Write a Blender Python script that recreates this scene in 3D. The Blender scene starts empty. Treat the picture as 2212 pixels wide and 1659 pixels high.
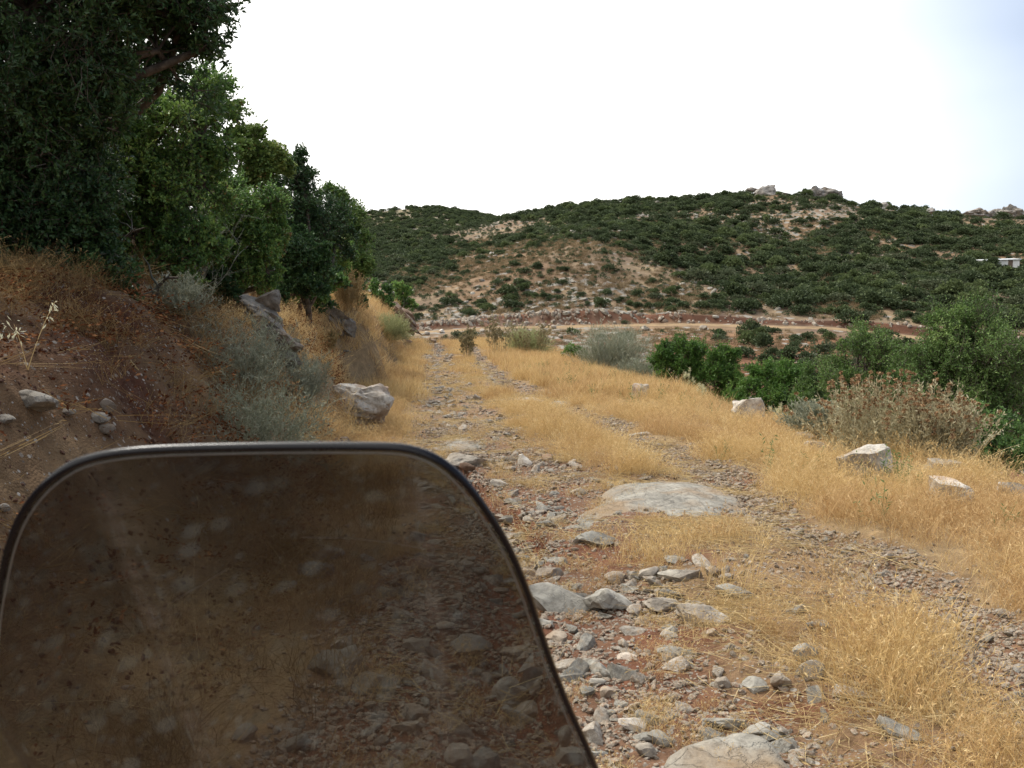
import bpy, bmesh, math, random
import numpy as np
from mathutils import Vector, Matrix

random.seed(5)
rng = np.random.default_rng(11)
SC = bpy.context.scene
COL = SC.collection
R = math.radians

# ------------------------------------------------------------------ camera
F = 2074.0                       # focal length in units of a 2212 px wide frame
CX, CY, HZ = 1106.0, 829.5, 690.0
PITCH = math.atan((CY - HZ) / F)
EYE = np.array([0.0, 0.0, 1.45])
cam_d = bpy.data.cameras.new('camera')
cam = bpy.data.objects.new('camera', cam_d)
COL.objects.link(cam)
cam.location = EYE
cam.rotation_euler = (math.pi / 2 - PITCH, 0, 0)
cam_d.sensor_width = 36.0
cam_d.lens = 36.0 * F / 2212.0
cam_d.clip_start = 0.05
cam_d.clip_end = 3000
cam_d.dof.use_dof = True
cam_d.dof.focus_distance = 9.0
cam_d.dof.aperture_fstop = 15.0
SC.camera = cam

# ------------------------------------------------------------------ light
SUN_EL, SUN_AZ = 57.0, -48.0      # azimuth measured from the view direction towards the right
w = bpy.data.worlds.new('World')
SC.world = w
w.use_nodes = True
nt = w.node_tree
nt.nodes.clear()
def WN(t, **k):
    n = nt.nodes.new(t)
    for a, b in k.items():
        setattr(n, a, b)
    return n
out = WN('ShaderNodeOutputWorld')
sky = WN('ShaderNodeTexSky', sky_type='NISHITA', sun_disc=False)
sky.sun_elevation = R(SUN_EL)
sky.sun_rotation = R(SUN_AZ)
sky.dust_density = 2.0
bg = WN('ShaderNodeBackground'); bg.inputs[1].default_value = 0.05
nt.links.new(sky.outputs[0], bg.inputs[0])
bc = WN('ShaderNodeBackground'); bc.inputs[1].default_value = 0.86
geo = WN('ShaderNodeTexCoord')
sep = WN('ShaderNodeSeparateXYZ'); nt.links.new(geo.outputs['Generated'], sep.inputs[0])
az = WN('ShaderNodeMath', operation='ARCTAN2')
nt.links.new(sep.outputs[0], az.inputs[0]); nt.links.new(sep.outputs[1], az.inputs[1])
mp = WN('ShaderNodeMapping'); mp.inputs['Scale'].default_value = (1.2, 1.2, 3.2)
nt.links.new(geo.outputs['Generated'], mp.inputs[0])
nz = WN('ShaderNodeTexNoise'); nz.inputs['Scale'].default_value = 1.6
nz.inputs['Detail'].default_value = 4.0; nz.inputs['Roughness'].default_value = 0.45
nt.links.new(mp.outputs[0], nz.inputs['Vector'])
m1 = WN('ShaderNodeMapRange', interpolation_type='SMOOTHSTEP')
m1.inputs['From Min'].default_value = R(5); m1.inputs['From Max'].default_value = R(36)
m1.inputs['To Min'].default_value = 1.0; m1.inputs['To Max'].default_value = 0.16
nt.links.new(az.outputs[0], m1.inputs['Value'])
m2 = WN('ShaderNodeMath', operation='MULTIPLY_ADD')
nt.links.new(nz.outputs[0], m2.inputs[0]); m2.inputs[1].default_value = 0.55
nt.links.new(m1.outputs[0], m2.inputs[2])
m3 = WN('ShaderNodeMath', operation='SUBTRACT', use_clamp=True)
nt.links.new(m2.outputs[0], m3.inputs[0]); m3.inputs[1].default_value = 0.2
cr = WN('ShaderNodeMix', data_type='RGBA')
cr.inputs[6].default_value = (0.50, 0.62, 0.84, 1); cr.inputs[7].default_value = (1.0, 0.985, 0.95, 1)
nt.links.new(m3.outputs[0], cr.inputs[0]); nt.links.new(cr.outputs[2], bc.inputs[0])
mx = WN('ShaderNodeMixShader')
nt.links.new(m3.outputs[0], mx.inputs[0]); nt.links.new(bg.outputs[0], mx.inputs[1]); nt.links.new(bc.outputs[0], mx.inputs[2])
nt.links.new(mx.outputs[0], out.inputs[0])

sd = bpy.data.lights.new('sun', 'SUN'); sd.energy = 1.75; sd.angle = R(14); sd.color = (1.0, 0.95, 0.87)
sun = bpy.data.objects.new('sun', sd); COL.objects.link(sun)
sv = Vector((math.sin(R(SUN_AZ)) * math.cos(R(SUN_EL)), math.cos(R(SUN_AZ)) * math.cos(R(SUN_EL)), math.sin(R(SUN_EL))))
sun.rotation_euler = sv.to_track_quat('Z', 'Y').to_euler()
sun.location = (20, 20, 40)

SC.view_settings.view_transform = 'Standard'
SC.view_settings.look = 'None'
SC.view_settings.exposure = 1.15
SC.view_settings.gamma = 1.0
SC.view_settings.use_curve_mapping = False
SC.render.engine = 'CYCLES'
SC.cycles.max_bounces = 6
SC.cycles.diffuse_bounces = 2
SC.cycles.glossy_bounces = 2
SC.cycles.transmission_bounces = 6
SC.cycles.transparent_max_bounces = 6
SC.cycles.caustics_reflective = False
SC.cycles.caustics_refractive = False
SC.cycles.use_denoising = True
SC.cycles.sample_clamp_indirect = 4.0

# ------------------------------------------------------------------ helpers: numbers
_P = np.random.default_rng(3).random((64, 64, 64)).astype(np.float32)
def vnoise(x, y, z=0.0):
    x, y, z = np.broadcast_arrays(np.asarray(x, float), np.asarray(y, float), np.asarray(z, float))
    xi, yi, zi = np.floor(x).astype(int), np.floor(y).astype(int), np.floor(z).astype(int)
    fx, fy, fz = x - xi, y - yi, z - zi
    fx, fy, fz = [f * f * (3 - 2 * f) for f in (fx, fy, fz)]
    r = 0
    for a in (0, 1):
        for b in (0, 1):
            for c in (0, 1):
                wgt = (fx if a else 1 - fx) * (fy if b else 1 - fy) * (fz if c else 1 - fz)
                r = r + wgt * _P[(xi + a) & 63, (yi + b) & 63, (zi + c) & 63]
    return r * 2 - 1
def fbm(x, y, z=0.0, octv=4, gain=0.5):
    r, a, f = 0, 1.0, 1.0
    for i in range(octv):
        r = r + a * vnoise(np.asarray(x) * f + 17.3 * i, np.asarray(y) * f + 5.1 * i, np.asarray(z) * f + 9.7 * i)
        a *= gain; f *= 2.03
    return r
def sstep(a, b, x):
    t = np.clip((x - a) / (b - a), 0, 1)
    return t * t * (3 - 2 * t)
class Tab:
    """table smoothed on a fine grid"""
    def __init__(self, pts, sig):
        xs = np.array([p[0] for p in pts], float); ys = np.array([p[1] for p in pts], float)
        step = sig / 3.0
        g = np.arange(xs[0] - 5 * sig, xs[-1] + 5 * sig, step)
        v = np.interp(g, xs, ys)
        k = np.exp(-0.5 * (np.arange(-9, 10) / 3.0) ** 2); k /= k.sum()
        v2 = np.convolve(np.pad(v, 9, mode='edge'), k, 'valid')
        self.g, self.v = g, v2
    def __call__(self, x):
        return np.interp(x, self.g, self.v)

# ------------------------------------------------------------------ terrain
T_XC = Tab([(-60, 2.4), (0, 1.35), (4, 1.2), (6, 1.12), (10, .72), (15, .05), (22, -.8), (32, -1.7), (42, -2.5), (50, -4), (60, -7), (80, -14), (110, -34), (200, -80)], 1.5)
T_ZL = Tab([(-60, -2), (0, 0), (15, 0), (30, .12), (42, .38), (47, .36), (54, -.3), (64, -2), (80, -5), (110, -12), (700, -60)], 1.5)
T_TOE = Tab([(0, -2.6), (15, -2.4), (30, -1.9), (42, -1.8), (60, -1.8)], 1.5)
T_TS = Tab([(0, .95), (9, 1.05), (14, 1.55), (20, 1.9), (40, 2.2), (60, 1.9), (90, 1.0)], 1.5)
T_EDGE = Tab([(0, 3.9), (9, 3.6), (13, 3.3), (21, 3.7), (37, 3.7), (60, 3.9)], 1.5)
T_BANK = Tab([(-1, 0), (0, 0), (.3, .12), (1.2, 1.35), (2.0, 1.7), (3.0, 1.85), (6, 1.95)], .12)
T_DROP = Tab([(-2, 0), (0, 0), (1, .5), (4, 2.8), (10, 6), (20, 8.6), (40, 12), (100, 20)], .4)
T_L0 = Tab([(0, -2.0), (6, -1.8), (10, -1.8), (19, -1.5), (30, -1.3), (45, -1.1)], 1.)
T_L1 = Tab([(0, -.25), (6, -.2), (10, -.15), (19, -.4), (30, -.35), (45, -.35)], 1.)
T_R0 = Tab([(0, .72), (6, .7), (10, .85), (19, .2), (30, .3), (45, .3)], 1.)
T_R1 = Tab([(0, 1.3), (6, 1.2), (10, 1.35), (19, .95), (30, .85), (45, .8)], 1.)
# far profiles, in px of the photo -> height seen from the eye
T_SKY1 = Tab([(-1500, 560), (0, 520), (700, 500), (900, 492), (1000, 480), (1090, 462), (1200, 441), (1300, 427), (1400, 419), (1500, 415), (1600, 411), (1660, 408), (1800, 414), (1850, 431), (1900, 438), (2000, 450), (2100, 456), (2212, 460), (2500, 475), (4000, 560)], 12)
T_SKY2 = Tab([(-1500, 520), (700, 470), (760, 458), (850, 443), (930, 438), (1000, 446), (1080, 462), (1150, 485), (1300, 560), (4000, 640)], 12)
T_ROAD = Tab([(-1500, 735), (700, 730), (920, 721), (1060, 712), (1480, 704), (1800, 713), (2000, 735), (2212, 748), (2500, 765), (4000, 820)], 25)
T_CUT = Tab([(-1500, 1.2), (900, .9), (1100, 1.1), (1250, 1.4), (1500, 1.0), (1700, .6), (1950, 1.0), (2212, .9), (4000, 1)], 20)

GUL = np.array([(-.55, 9.8), (-.22, 8.4), (.1, 7.2), (.27, 6.5), (.2, 5.4), (.12, 4.3), (.2, 3.2)])
def gully(x, y):
    gx = np.interp(y, GUL[::-1, 1], GUL[::-1, 0]) + .05 * vnoise(y * 3, 0, 1)
    on = sstep(2.6, 3.6, y) * sstep(10.5, 9.0, y)
    d = x - gx                                  # steep lip on the right side, gentle on the left
    prof = sstep(.03, -.05, d) * sstep(-.55, -.1, d)
    return on * prof

def px_of(x, y):
    yy = np.maximum(y, 1e-3)
    u = np.where(y > 0, x / yy, np.sign(x) * 3)
    return np.clip(CX + F * u, -1500, 4000)

def far_z(x, y):
    px = px_of(x, y)
    r = np.hypot(x, y)
    c = np.maximum(y, .3 * r) / np.maximum(r, 1e-3)
    nr = fbm(x * .03, y * .03, 3, 3)
    rr = r + 5 * vnoise(x * .02, y * .02, 8)
    def el(py, dist):
        return EYE[2] + (HZ - py) / F * dist * c
    zr = el(T_ROAD(px), 110)
    z1 = el(T_SKY1(px), 240) - 1.8
    z2 = el(T_SKY2(px), 430) - 2.5
    z2 = np.where(px > 1250, np.minimum(z2, z1 - 12), z2)
    rd = r + 1.2 * vnoise(px * .006, 2, 4)
    zv = np.interp(rd, [0, 20, 35, 55, 80, 106], [-9.5, -8.5, -6.8, -4.8, -2.9, 0]) + sstep(50, 106, rd) * (zr - .3)
    z = np.where(rd < 106, zv, 0)
    z = np.where((rd >= 106) & (rd < 108), (zr - .3) + (rd - 106) * .15, z)
    z = np.where((rd >= 108) & (rd < 112), zr + (rd - 108) * .09, z)
    cut = T_CUT(px) * (1 + .25 * vnoise(px * .02, 7, 7))
    zc = zr + .36 + cut * sstep(112, 113.4, rd + .5 * vnoise(x * .6, y * .6, 5))
    z = np.where((rd >= 112) & (rd < 114), zc, z)
    t = np.clip((rd - 114) / (240 - 114), 0, 1)
    zt = (zr + .36 + cut) * (1 - t) + z1 * t
    spur = 2.6 * np.exp(-((px - 1230) / 210) ** 2) * sstep(0, .2, t) * sstep(.62, .4, t)
    gul = -2.2 * np.exp(-((px - 1690) / 110) ** 2) * sstep(0, .3, t) * sstep(1., .5, t)
    zt = zt + spur + gul + .9 * nr * sstep(0, .2, t) * sstep(1.0, .85, t)
    z = np.where(rd >= 114, zt, z)
    far2 = np.interp(r, [240, 285, 430, 600], [0, .12, 1, 1.0])
    dip = -5 * sstep(240, 270, r) * sstep(420, 300, r)
    zb = z1 * (1 - far2) + z2 * far2 + dip - np.clip(r - 430, 0, 1e9) * .05
    z = np.where(rd >= 240, zb, z)
    z = z + .25 * fbm(x * .15, y * .15, 6, 3) * sstep(100, 60, rd) + .2 * fbm(x * .4, y * .4, 2, 3) * sstep(114, 120, rd)
    return z

def lat(x, y):
    return x - T_XC(y)

def H(x, y, fine=True):
    x = np.asarray(x, float); y = np.asarray(y, float)
    s = lat(x, y)
    zl = T_ZL(y).copy() if hasattr(T_ZL(y), 'copy') else T_ZL(y)
    t = T_TOE(y) - s + .35 * fbm(x * .35, y * .35, 1, 3)
    bank = T_BANK(t * T_TS(y)) + .34 * np.clip(t - 3.4, 0, 60)
    e = s - (T_EDGE(y) + .45 * vnoise(y * .25, 3, 3))
    drop = T_DROP(e)
    z = zl + bank - drop - .02 * np.clip(s - 1.4, 0, 4)
    z = z + .17 * sstep(.2, 1.2, t) * fbm(x * 1.3, y * 1.3, 2, 5, .55) + .06 * sstep(.5, 2.5, s - 1.2) * fbm(x * .9, y * .9, 5, 3)
    if fine:
        intr = sstep(-2.4, -1.6, s) * sstep(1.8, 1.3, s)
        z = z + intr * (.030 * fbm(x * 2.3, y * 2.3, 4, 4, .55))
        near = sstep(16, 9, y)
        z = z + near * .010 * fbm(x * 11, y * 11, 7, 3)
        lc, lw = (T_L0(y) + T_L1(y)) / 2, .5
        rc = (T_R0(y) + T_R1(y)) / 2
        z = z - .05 * np.exp(-((s - rc) / .25) ** 2) - .05 * np.exp(-((s - lc) / .45) ** 2) + .03 * np.exp(-((s - (T_L1(y) + T_R0(y)) / 2) / .35) ** 2)
        z = z - .15 * gully(x, y)
    fz = far_z(x, y)
    d = z - fz
    k = 1.0
    m = np.where(np.abs(d) < k, np.maximum(z, fz) + (k - np.abs(d)) ** 2 / (4 * k), np.maximum(z, fz))
    return m

def local_dom(x, y):
    """1 on the near ridge and bank, 0 on valley and far hill"""
    s = lat(x, y)
    t = T_TOE(y) - s
    zl = T_ZL(y) + T_BANK(t * T_TS(y)) + .34 * np.clip(t - 3.4, 0, 60) - T_DROP(s - T_EDGE(y))
    return sstep(-.6, .4, zl - far_z(x, y))

def ray(px, py):
    xc, yc = (px - CX) / F, -(py - CY) / F
    c, s_ = math.cos(PITCH), math.sin(PITCH)
    return np.array([xc, c + yc * s_, -s_ + yc * c])
def at(px, py, d):
    v = ray(px, py)
    return EYE + v * (d / v[1])
_T = np.concatenate([np.arange(1.2, 12, .02), np.geomspace(12, 600, 1500)])
def hit(px, py):
    v = ray(px, py)
    v = v / v[1]
    P = EYE[None] + v[None] * _T[:, None]
    d = P[:, 2] - H(P[:, 0], P[:, 1])
    i = np.argmax(d < 0)
    if d[i] >= 0:
        i = len(_T) - 1
    a, b = _T[max(i - 1, 0)], _T[i]
    f = d[max(i - 1, 0)] / max(d[max(i - 1, 0)] - d[i], 1e-9)
    t = a + (b - a) * min(max(f, 0), 1)
    p = EYE + v * t
    p[2] = H(p[0], p[1])
    return p
def project(P):
    P = np.atleast_2d(P) - EYE
    c, s_ = math.cos(PITCH), math.sin(PITCH)
    d = P[:, 1] * c - P[:, 2] * s_
    u = P[:, 1] * s_ + P[:, 2] * c
    return CX + F * P[:, 0] / d, CY - F * u / d, d

# ------------------------------------------------------------------ helpers: materials
def mat_new(name):
    m = bpy.data.materials.new(name); m.use_nodes = True
    n = m.node_tree.nodes; l = m.node_tree.links
    n.clear()
    o = n.new('ShaderNodeOutputMaterial')
    return m, n, l, o
def principled(n, rough=.9, spec=.2):
    b = n.new('ShaderNodeBsdfPrincipled')
    b.inputs['Roughness'].default_value = rough
    b.inputs['Specular IOR Level'].default_value = spec
    return b
def tnoise(n, l, vec, scale, detail=4, rough=.55):
    t = n.new('ShaderNodeTexNoise'); t.inputs['Scale'].default_value = scale
    t.inputs['Detail'].default_value = detail; t.inputs['Roughness'].default_value = rough
    if vec is not None: l.new(vec, t.inputs['Vector'])
    return t
def ramp(n, l, fac, stops):
    r = n.new('ShaderNodeValToRGB')
    e = r.color_ramp.elements
    while len(e) < len(stops): e.new(.5)
    for k, (p, c) in enumerate(stops):
        e[k].position = p; e[k].color = (*c, 1)
    l.new(fac, r.inputs[0])
    return r
def mixc(n, l, fac, a, b, mode='MIX'):
    m = n.new('ShaderNodeMix'); m.data_type = 'RGBA'; m.blend_type = mode
    for sock, v in ((m.inputs[0], fac), (m.inputs[6], a), (m.inputs[7], b)):
        if isinstance(v, (int, float)): sock.default_value = v
        elif isinstance(v, tuple): sock.default_value = (*v, 1)
        else: l.new(v, sock)
    return m.outputs[2]

def leaf_material(name, c_dark, c_mid, c_light, transl=.3, rough=.55, spec=.25, dry=None):
    m, n, l, o = mat_new(name)
    a = n.new('ShaderNodeAttribute'); a.attribute_name = 'tint'
    oi = n.new('ShaderNodeObjectInfo')
    ad = n.new('ShaderNodeMath'); ad.operation = 'MULTIPLY_ADD'; ad.inputs[1].default_value = .22; ad.use_clamp = True
    l.new(oi.outputs['Random'], ad.inputs[0])
    sb = n.new('ShaderNodeMath'); sb.operation = 'SUBTRACT'; sb.inputs[1].default_value = .11
    l.new(a.outputs['Fac'], sb.inputs[0]); l.new(sb.outputs[0], ad.inputs[2])
    st = [(0, c_dark), (.5, c_mid), (.93 if dry else 1., c_light)]
    if dry: st.append((1.0, dry))
    r = ramp(n, l, ad.outputs[0], st)
    b = principled(n, rough, spec)
    l.new(r.outputs[0], b.inputs['Base Color'])
    t = n.new('ShaderNodeBsdfTranslucent'); l.new(r.outputs[0], t.inputs[0])
    mxs = n.new('ShaderNodeMixShader'); mxs.inputs[0].default_value = transl
    l.new(b.outputs[0], mxs.inputs[1]); l.new(t.outputs[0], mxs.inputs[2]); l.new(mxs.outputs[0], o.inputs[0])
    return m

M = {}
M['oak'] = leaf_material('oak_leaves', (0.051, 0.106, 0.033), (0.128, 0.239, 0.061), (0.308, 0.448, 0.113), .3, .45, .35, (.22, .14, .05))
M['oak_dark'] = leaf_material('dark_oak_leaves', (0.024, 0.052, 0.021), (0.050, 0.104, 0.035), (0.111, 0.196, 0.060), .22, .45, .35)
M['oak_yellow'] = leaf_material('yellow_green_leaves', (0.058, 0.099, 0.025), (0.132, 0.206, 0.048), (0.282, 0.348, 0.099), .32, .5, .3, (.25, .17, .06))
M['olive'] = leaf_material('wild_olive_leaves', (0.045, 0.089, 0.024), (0.107, 0.188, 0.046), (0.267, 0.377, 0.113), .25, .5, .3)
M['fresh'] = leaf_material('fresh_green_leaves', (0.034, 0.083, 0.017), (0.089, 0.186, 0.034), (0.193, 0.303, 0.068), .35, .5, .3)
M['far_bush'] = leaf_material('hill_scrub_leaves', (0.032, 0.046, 0.022), (0.07, 0.096, 0.044), (0.14, 0.17, 0.075), .2, .6, .15)
M['tussock'] = leaf_material('dull_tussock_grass', (.12, .08, .04), (.24, .175, .10), (.38, .30, .18), .2, .7, .1)
M['far_mid'] = leaf_material('olive_hill_scrub', (0.050, 0.068, 0.031), (0.105, 0.138, 0.055), (0.187, 0.220, 0.094), .2, .6, .12)
M['far_pale'] = leaf_material('pale_hill_scrub', (0.060, 0.075, 0.040), (0.100, 0.120, 0.065), (0.160, 0.170, 0.100), .2, .6, .15)
M['silver'] = leaf_material('silver_green_stems', (.13, .14, .09), (.25, .265, .185), (.42, .43, .33), .15, .7, .1)
M['wormwood'] = leaf_material('pale_yellow_green_stems', (.18, .20, .08), (.32, .34, .16), (.48, .47, .26), .2, .7, .1)
M['dry_shrub'] = leaf_material('tan_dry_stems', (.22, .15, .07), (.38, .27, .13), (.52, .40, .20), .2, .7, .1)
M['phlomis'] = leaf_material('sage_stems', (0.26, 0.215, 0.125), (0.42, 0.37, 0.23), (0.56, 0.52, 0.35), .2, .7, .1)
M['thistle'] = leaf_material('thistle_stems', (.16, .13, .07), (.28, .24, .13), (.42, .36, .20), .2, .7, .1)
M['twig'] = leaf_material('grey_twigs', (.10, .10, .08), (.2, .2, .16), (.34, .34, .28), .0, .8, .1)
M['grass'] = leaf_material('dry_golden_grass', (0.38, 0.24, 0.095), (0.66, 0.465, 0.205), (0.85, 0.68, 0.38), .35, .6, .15)
M['grass_orange'] = leaf_material('reddish_dry_grass', (0.33, 0.19, 0.08), (0.56, 0.37, 0.17), (0.76, 0.56, 0.3), .35, .6, .15)
M['straw'] = leaf_material('flattened_straw', (.30, .20, .09), (.52, .38, .18), (.74, .60, .34), .25, .6, .15)
M['grass_dull'] = leaf_material('shaded_dry_grass', (0.120, 0.066, 0.030), (0.264, 0.168, 0.072), (0.432, 0.312, 0.144), .25, .6, .1)  # darker copy of the dry grass, bank shade put into its colour
M['herb'] = leaf_material('small_green_herb', (.06, .10, .03), (.13, .20, .07), (.24, .30, .12), .3, .6, .15)
M['litter'] = leaf_material('fallen_brown_leaves', (0.070, 0.024, 0.012), (0.168, 0.066, 0.030), (0.420, 0.204, 0.090), .1, .9, .0)
M['plume'] = leaf_material('pale_plume', (.45, .42, .24), (.62, .60, .38), (.75, .73, .52), .35, .6, .1)
M['head'] = leaf_material('brown_seed_heads', (0.16, 0.095, 0.05), (0.31, 0.19, 0.1), (0.44, 0.31, 0.18), .1, .8, .1)

def bark_material():
    m, n, l, o = mat_new('bark')
    tc = n.new('ShaderNodeTexCoord')
    t = tnoise(n, l, tc.outputs['Object'], 14, 6, .65)
    r = ramp(n, l, t.outputs[0], [(.3, (.035, .028, .022)), (.55, (.11, .09, .07)), (.75, (.22, .19, .155))])
    b = principled(n); l.new(r.outputs[0], b.inputs['Base Color'])
    bp = n.new('ShaderNodeBump'); bp.inputs['Strength'].default_value = .6; bp.inputs['Distance'].default_value = .01
    l.new(t.outputs[0], bp.inputs['Height']); l.new(bp.outputs[0], b.inputs['Normal']); l.new(b.outputs[0], o.inputs[0])
    return m
M['bark'] = bark_material()

def rock_material(name, lo, mid, hi, stain, stain_amt=.5, scale=1.0, bump=.5):
    m, n, l, o = mat_new(name)
    tc = n.new('ShaderNodeTexCoord'); oi = n.new('ShaderNodeObjectInfo')
    ad = n.new('ShaderNodeVectorMath'); ad.operation = 'MULTIPLY_ADD'
    cx = n.new('ShaderNodeCombineXYZ')
    for k in range(3): l.new(oi.outputs['Random'], cx.inputs[k])
    l.new(cx.outputs[0], ad.inputs[0]); ad.inputs[1].default_value = (31, 57, 83)
    l.new(tc.outputs['Object'], ad.inputs[2])
    v = ad.outputs[0]
    t1 = tnoise(n, l, v, 2.2 * scale, 6, .6); t2 = tnoise(n, l, v, 11 * scale, 6, .7); t3 = tnoise(n, l, v, 1.3 * scale, 3, .5)
    base = ramp(n, l, t1.outputs[0], [(.3, lo), (.5, mid), (.68, hi)]).outputs[0]
    sp = ramp(n, l, t2.outputs[0], [(.32, (.55, .53, .5)), (.5, (1, 1, 1)), (.68, (1.25, 1.24, 1.2))]).outputs[0]
    base = mixc(n, l, 1.0, base, sp, 'MULTIPLY')
    sf = ramp(n, l, t3.outputs[0], [(.48, (0, 0, 0)), (.68, (stain_amt,) * 3)]).outputs[0]
    base = mixc(n, l, sf, base, stain)
    vr = n.new('ShaderNodeMapRange'); l.new(oi.outputs['Random'], vr.inputs[0]); vr.inputs[3].default_value = .72; vr.inputs[4].default_value = 1.12
    base2 = n.new('ShaderNodeVectorMath'); base2.operation = 'SCALE'; l.new(base, base2.inputs[0]); l.new(vr.outputs[0], base2.inputs['Scale'])
    b = principled(n, .88, .25); l.new(base2.outputs[0], b.inputs['Base Color'])
    # fine cracks
    vo = n.new('ShaderNodeTexVoronoi'); vo.feature = 'DISTANCE_TO_EDGE'; vo.inputs['Scale'].default_value = 3.0 * scale
    wv = n.new('ShaderNodeVectorMath'); wv.operation = 'MULTIPLY_ADD'; l.new(t1.outputs['Color'], wv.inputs[0]); wv.inputs[1].default_value = (.6 / scale,) * 3; l.new(v, wv.inputs[2])
    l.new(wv.outputs[0], vo.inputs['Vector'])
    ck = n.new('ShaderNodeMapRange'); ck.inputs[1].default_value = 0; ck.inputs[2].default_value = .035; l.new(vo.outputs[0], ck.inputs[0])
    hh = n.new('ShaderNodeMath'); hh.operation = 'MULTIPLY_ADD'; l.new(ck.outputs[0], hh.inputs[0]); hh.inputs[1].default_value = .35; l.new(t2.outputs[0], hh.inputs[2])
    bp = n.new('ShaderNodeBump'); bp.inputs['Strength'].default_value = bump; bp.inputs['Distance'].default_value = .03 / scale
    l.new(hh.outputs[0], bp.inputs['Height']); l.new(bp.outputs[0], b.inputs['Normal']); l.new(b.outputs[0], o.inputs[0])
    return m
M['rock'] = rock_material('pale_limestone', (.20, .17, .135), (.34, .30, .25), (.48, .44, .37), (.32, .20, .11), .55, 1.6)
M['rock_grey'] = rock_material('grey_limestone', (.17, .16, .14), (.285, .27, .235), (.42, .40, .35), (.28, .20, .12), .45, 1.6)
M['slab'] = rock_material('flat_slab_limestone', (.25, .235, .20), (.36, .335, .285), (.49, .455, .385), (.36, .24, .13), .75, 2.2, 1.0)
M['rock_shade'] = rock_material('shaded_bank_limestone', (.13, .115, .095), (.25, .225, .19), (.38, .35, .30), (.26, .16, .09), .5, 2.0, .8)  # limestone copy with the shade of the bank in its colours
M['rock_white'] = rock_material('white_boulder_limestone', (.31, .25, .19), (.50, .455, .39), (.66, .63, .57), (.32, .18, .09), .75, 1.6, .6)
M['gravel'] = rock_material('gravel_stones', (.16, .12, .09), (.31, .26, .20), (.47, .42, .34), (.28, .15, .09), .7, 1.4, .3)
M['crag'] = rock_material('ridge_crag_limestone', (.17, .155, .14), (.27, .25, .23), (.36, .34, .31), (.26, .2, .14), .4, .35, .8)
M['cut_rock'] = rock_material('cut_bank_rock', (.13, .08, .05), (.23, .165, .12), (.36, .30, .24), (.18, .08, .045), .8, 1.0, .5)

def ground_material():
    m, n, l, o = mat_new('ground_surface')
    a = n.new('ShaderNodeAttribute'); a.attribute_name = 'base'
    st = n.new('ShaderNodeAttribute'); st.attribute_name = 'stony'
    fr = n.new('ShaderNodeAttribute'); fr.attribute_name = 'farness'
    g = n.new('ShaderNodeNewGeometry'); pos = g.outputs['Position']
    tn = tnoise(n, l, pos, 9, 6, .7); tf = tnoise(n, l, pos, .8, 6, .7)
    mxn = n.new('ShaderNodeMix'); mxn.data_type = 'FLOAT'; l.new(fr.outputs['Fac'], mxn.inputs[0]); l.new(tn.outputs[0], mxn.inputs[2]); l.new(tf.outputs[0], mxn.inputs[3])
    var = ramp(n, l, mxn.outputs[0], [(.25, (.55, .53, .5)), (.5, (1, 1, 1)), (.75, (1.45, 1.42, 1.36))]).outputs[0]
    col = mixc(n, l, 1.0, a.outputs['Color'], var, 'MULTIPLY')
    # pebbly speckle near
    vo = n.new('ShaderNodeTexVoronoi'); vo.inputs['Scale'].default_value = 75; l.new(pos, vo.inputs['Vector'])
    vb = n.new('ShaderNodeTexVoronoi'); vb.inputs['Scale'].default_value = 30; l.new(pos, vb.inputs['Vector'])
    for vv, lo, hi in ((vo, .0, .30), (vb, .0, .26)):
        sepc = n.new('ShaderNodeSeparateColor'); l.new(vv.outputs['Color'], sepc.inputs[0])
        th = n.new('ShaderNodeMath'); th.operation = 'LESS_THAN'; l.new(sepc.outputs[0], th.inputs[0])
        sm = n.new('ShaderNodeMath'); sm.operation = 'MULTIPLY'; l.new(st.outputs['Fac'], sm.inputs[0]); sm.inputs[1].default_value = .42
        l.new(sm.outputs[0], th.inputs[1])
        ds = n.new('ShaderNodeMath'); ds.operation = 'LESS_THAN'; l.new(vv.outputs['Distance'], ds.inputs[0]); ds.inputs[1].default_value = .42
        mm = n.new('ShaderNodeMath'); mm.operation = 'MULTIPLY'; l.new(th.outputs[0], mm.inputs[0]); l.new(ds.outputs[0], mm.inputs[1])
        pc = ramp(n, l, sepc.outputs[1], [(0, (.13, .10, .08)), (.5, (.22, .185, .15)), (1, (.34, .31, .27))]).outputs[0]
        col = mixc(n, l, mm.outputs[0], col, pc)
    # stony patches far away
    vf = n.new('ShaderNodeTexVoronoi'); vf.inputs['Scale'].default_value = 1.1; l.new(pos, vf.inputs['Vector'])
    sepf = n.new('ShaderNodeSeparateColor'); l.new(vf.outputs['Color'], sepf.inputs[0])
    sf = n.new('ShaderNodeAttribute'); sf.attribute_name = 'outcrop'
    tt = n.new('ShaderNodeMath'); tt.operation = 'LESS_THAN'; l.new(sepf.outputs[0], tt.inputs[0]); l.new(sf.outputs['Fac'], tt.inputs[1])
    col = mixc(n, l, tt.outputs[0], col, (.25, .23, .20))
    b = principled(n, .95, .12); l.new(col, b.inputs['Base Color'])
    bp = n.new('ShaderNodeBump'); bp.inputs['Strength'].default_value = .7; bp.inputs['Distance'].default_value = .02
    l.new(tn.outputs[0], bp.inputs['Height'])
    bp2 = n.new('ShaderNodeBump'); bp2.inputs['Strength'].default_value = .5; bp2.inputs['Distance'].default_value = .012; bp2.invert = True
    l.new(vo.outputs['Distance'], bp2.inputs['Height']); l.new(bp.outputs[0], bp2.inputs['Normal'])
    l.new(bp2.outputs[0], b.inputs['Normal']); l.new(b.outputs[0], o.inputs[0])
    return m
M['ground'] = ground_material()

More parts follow.
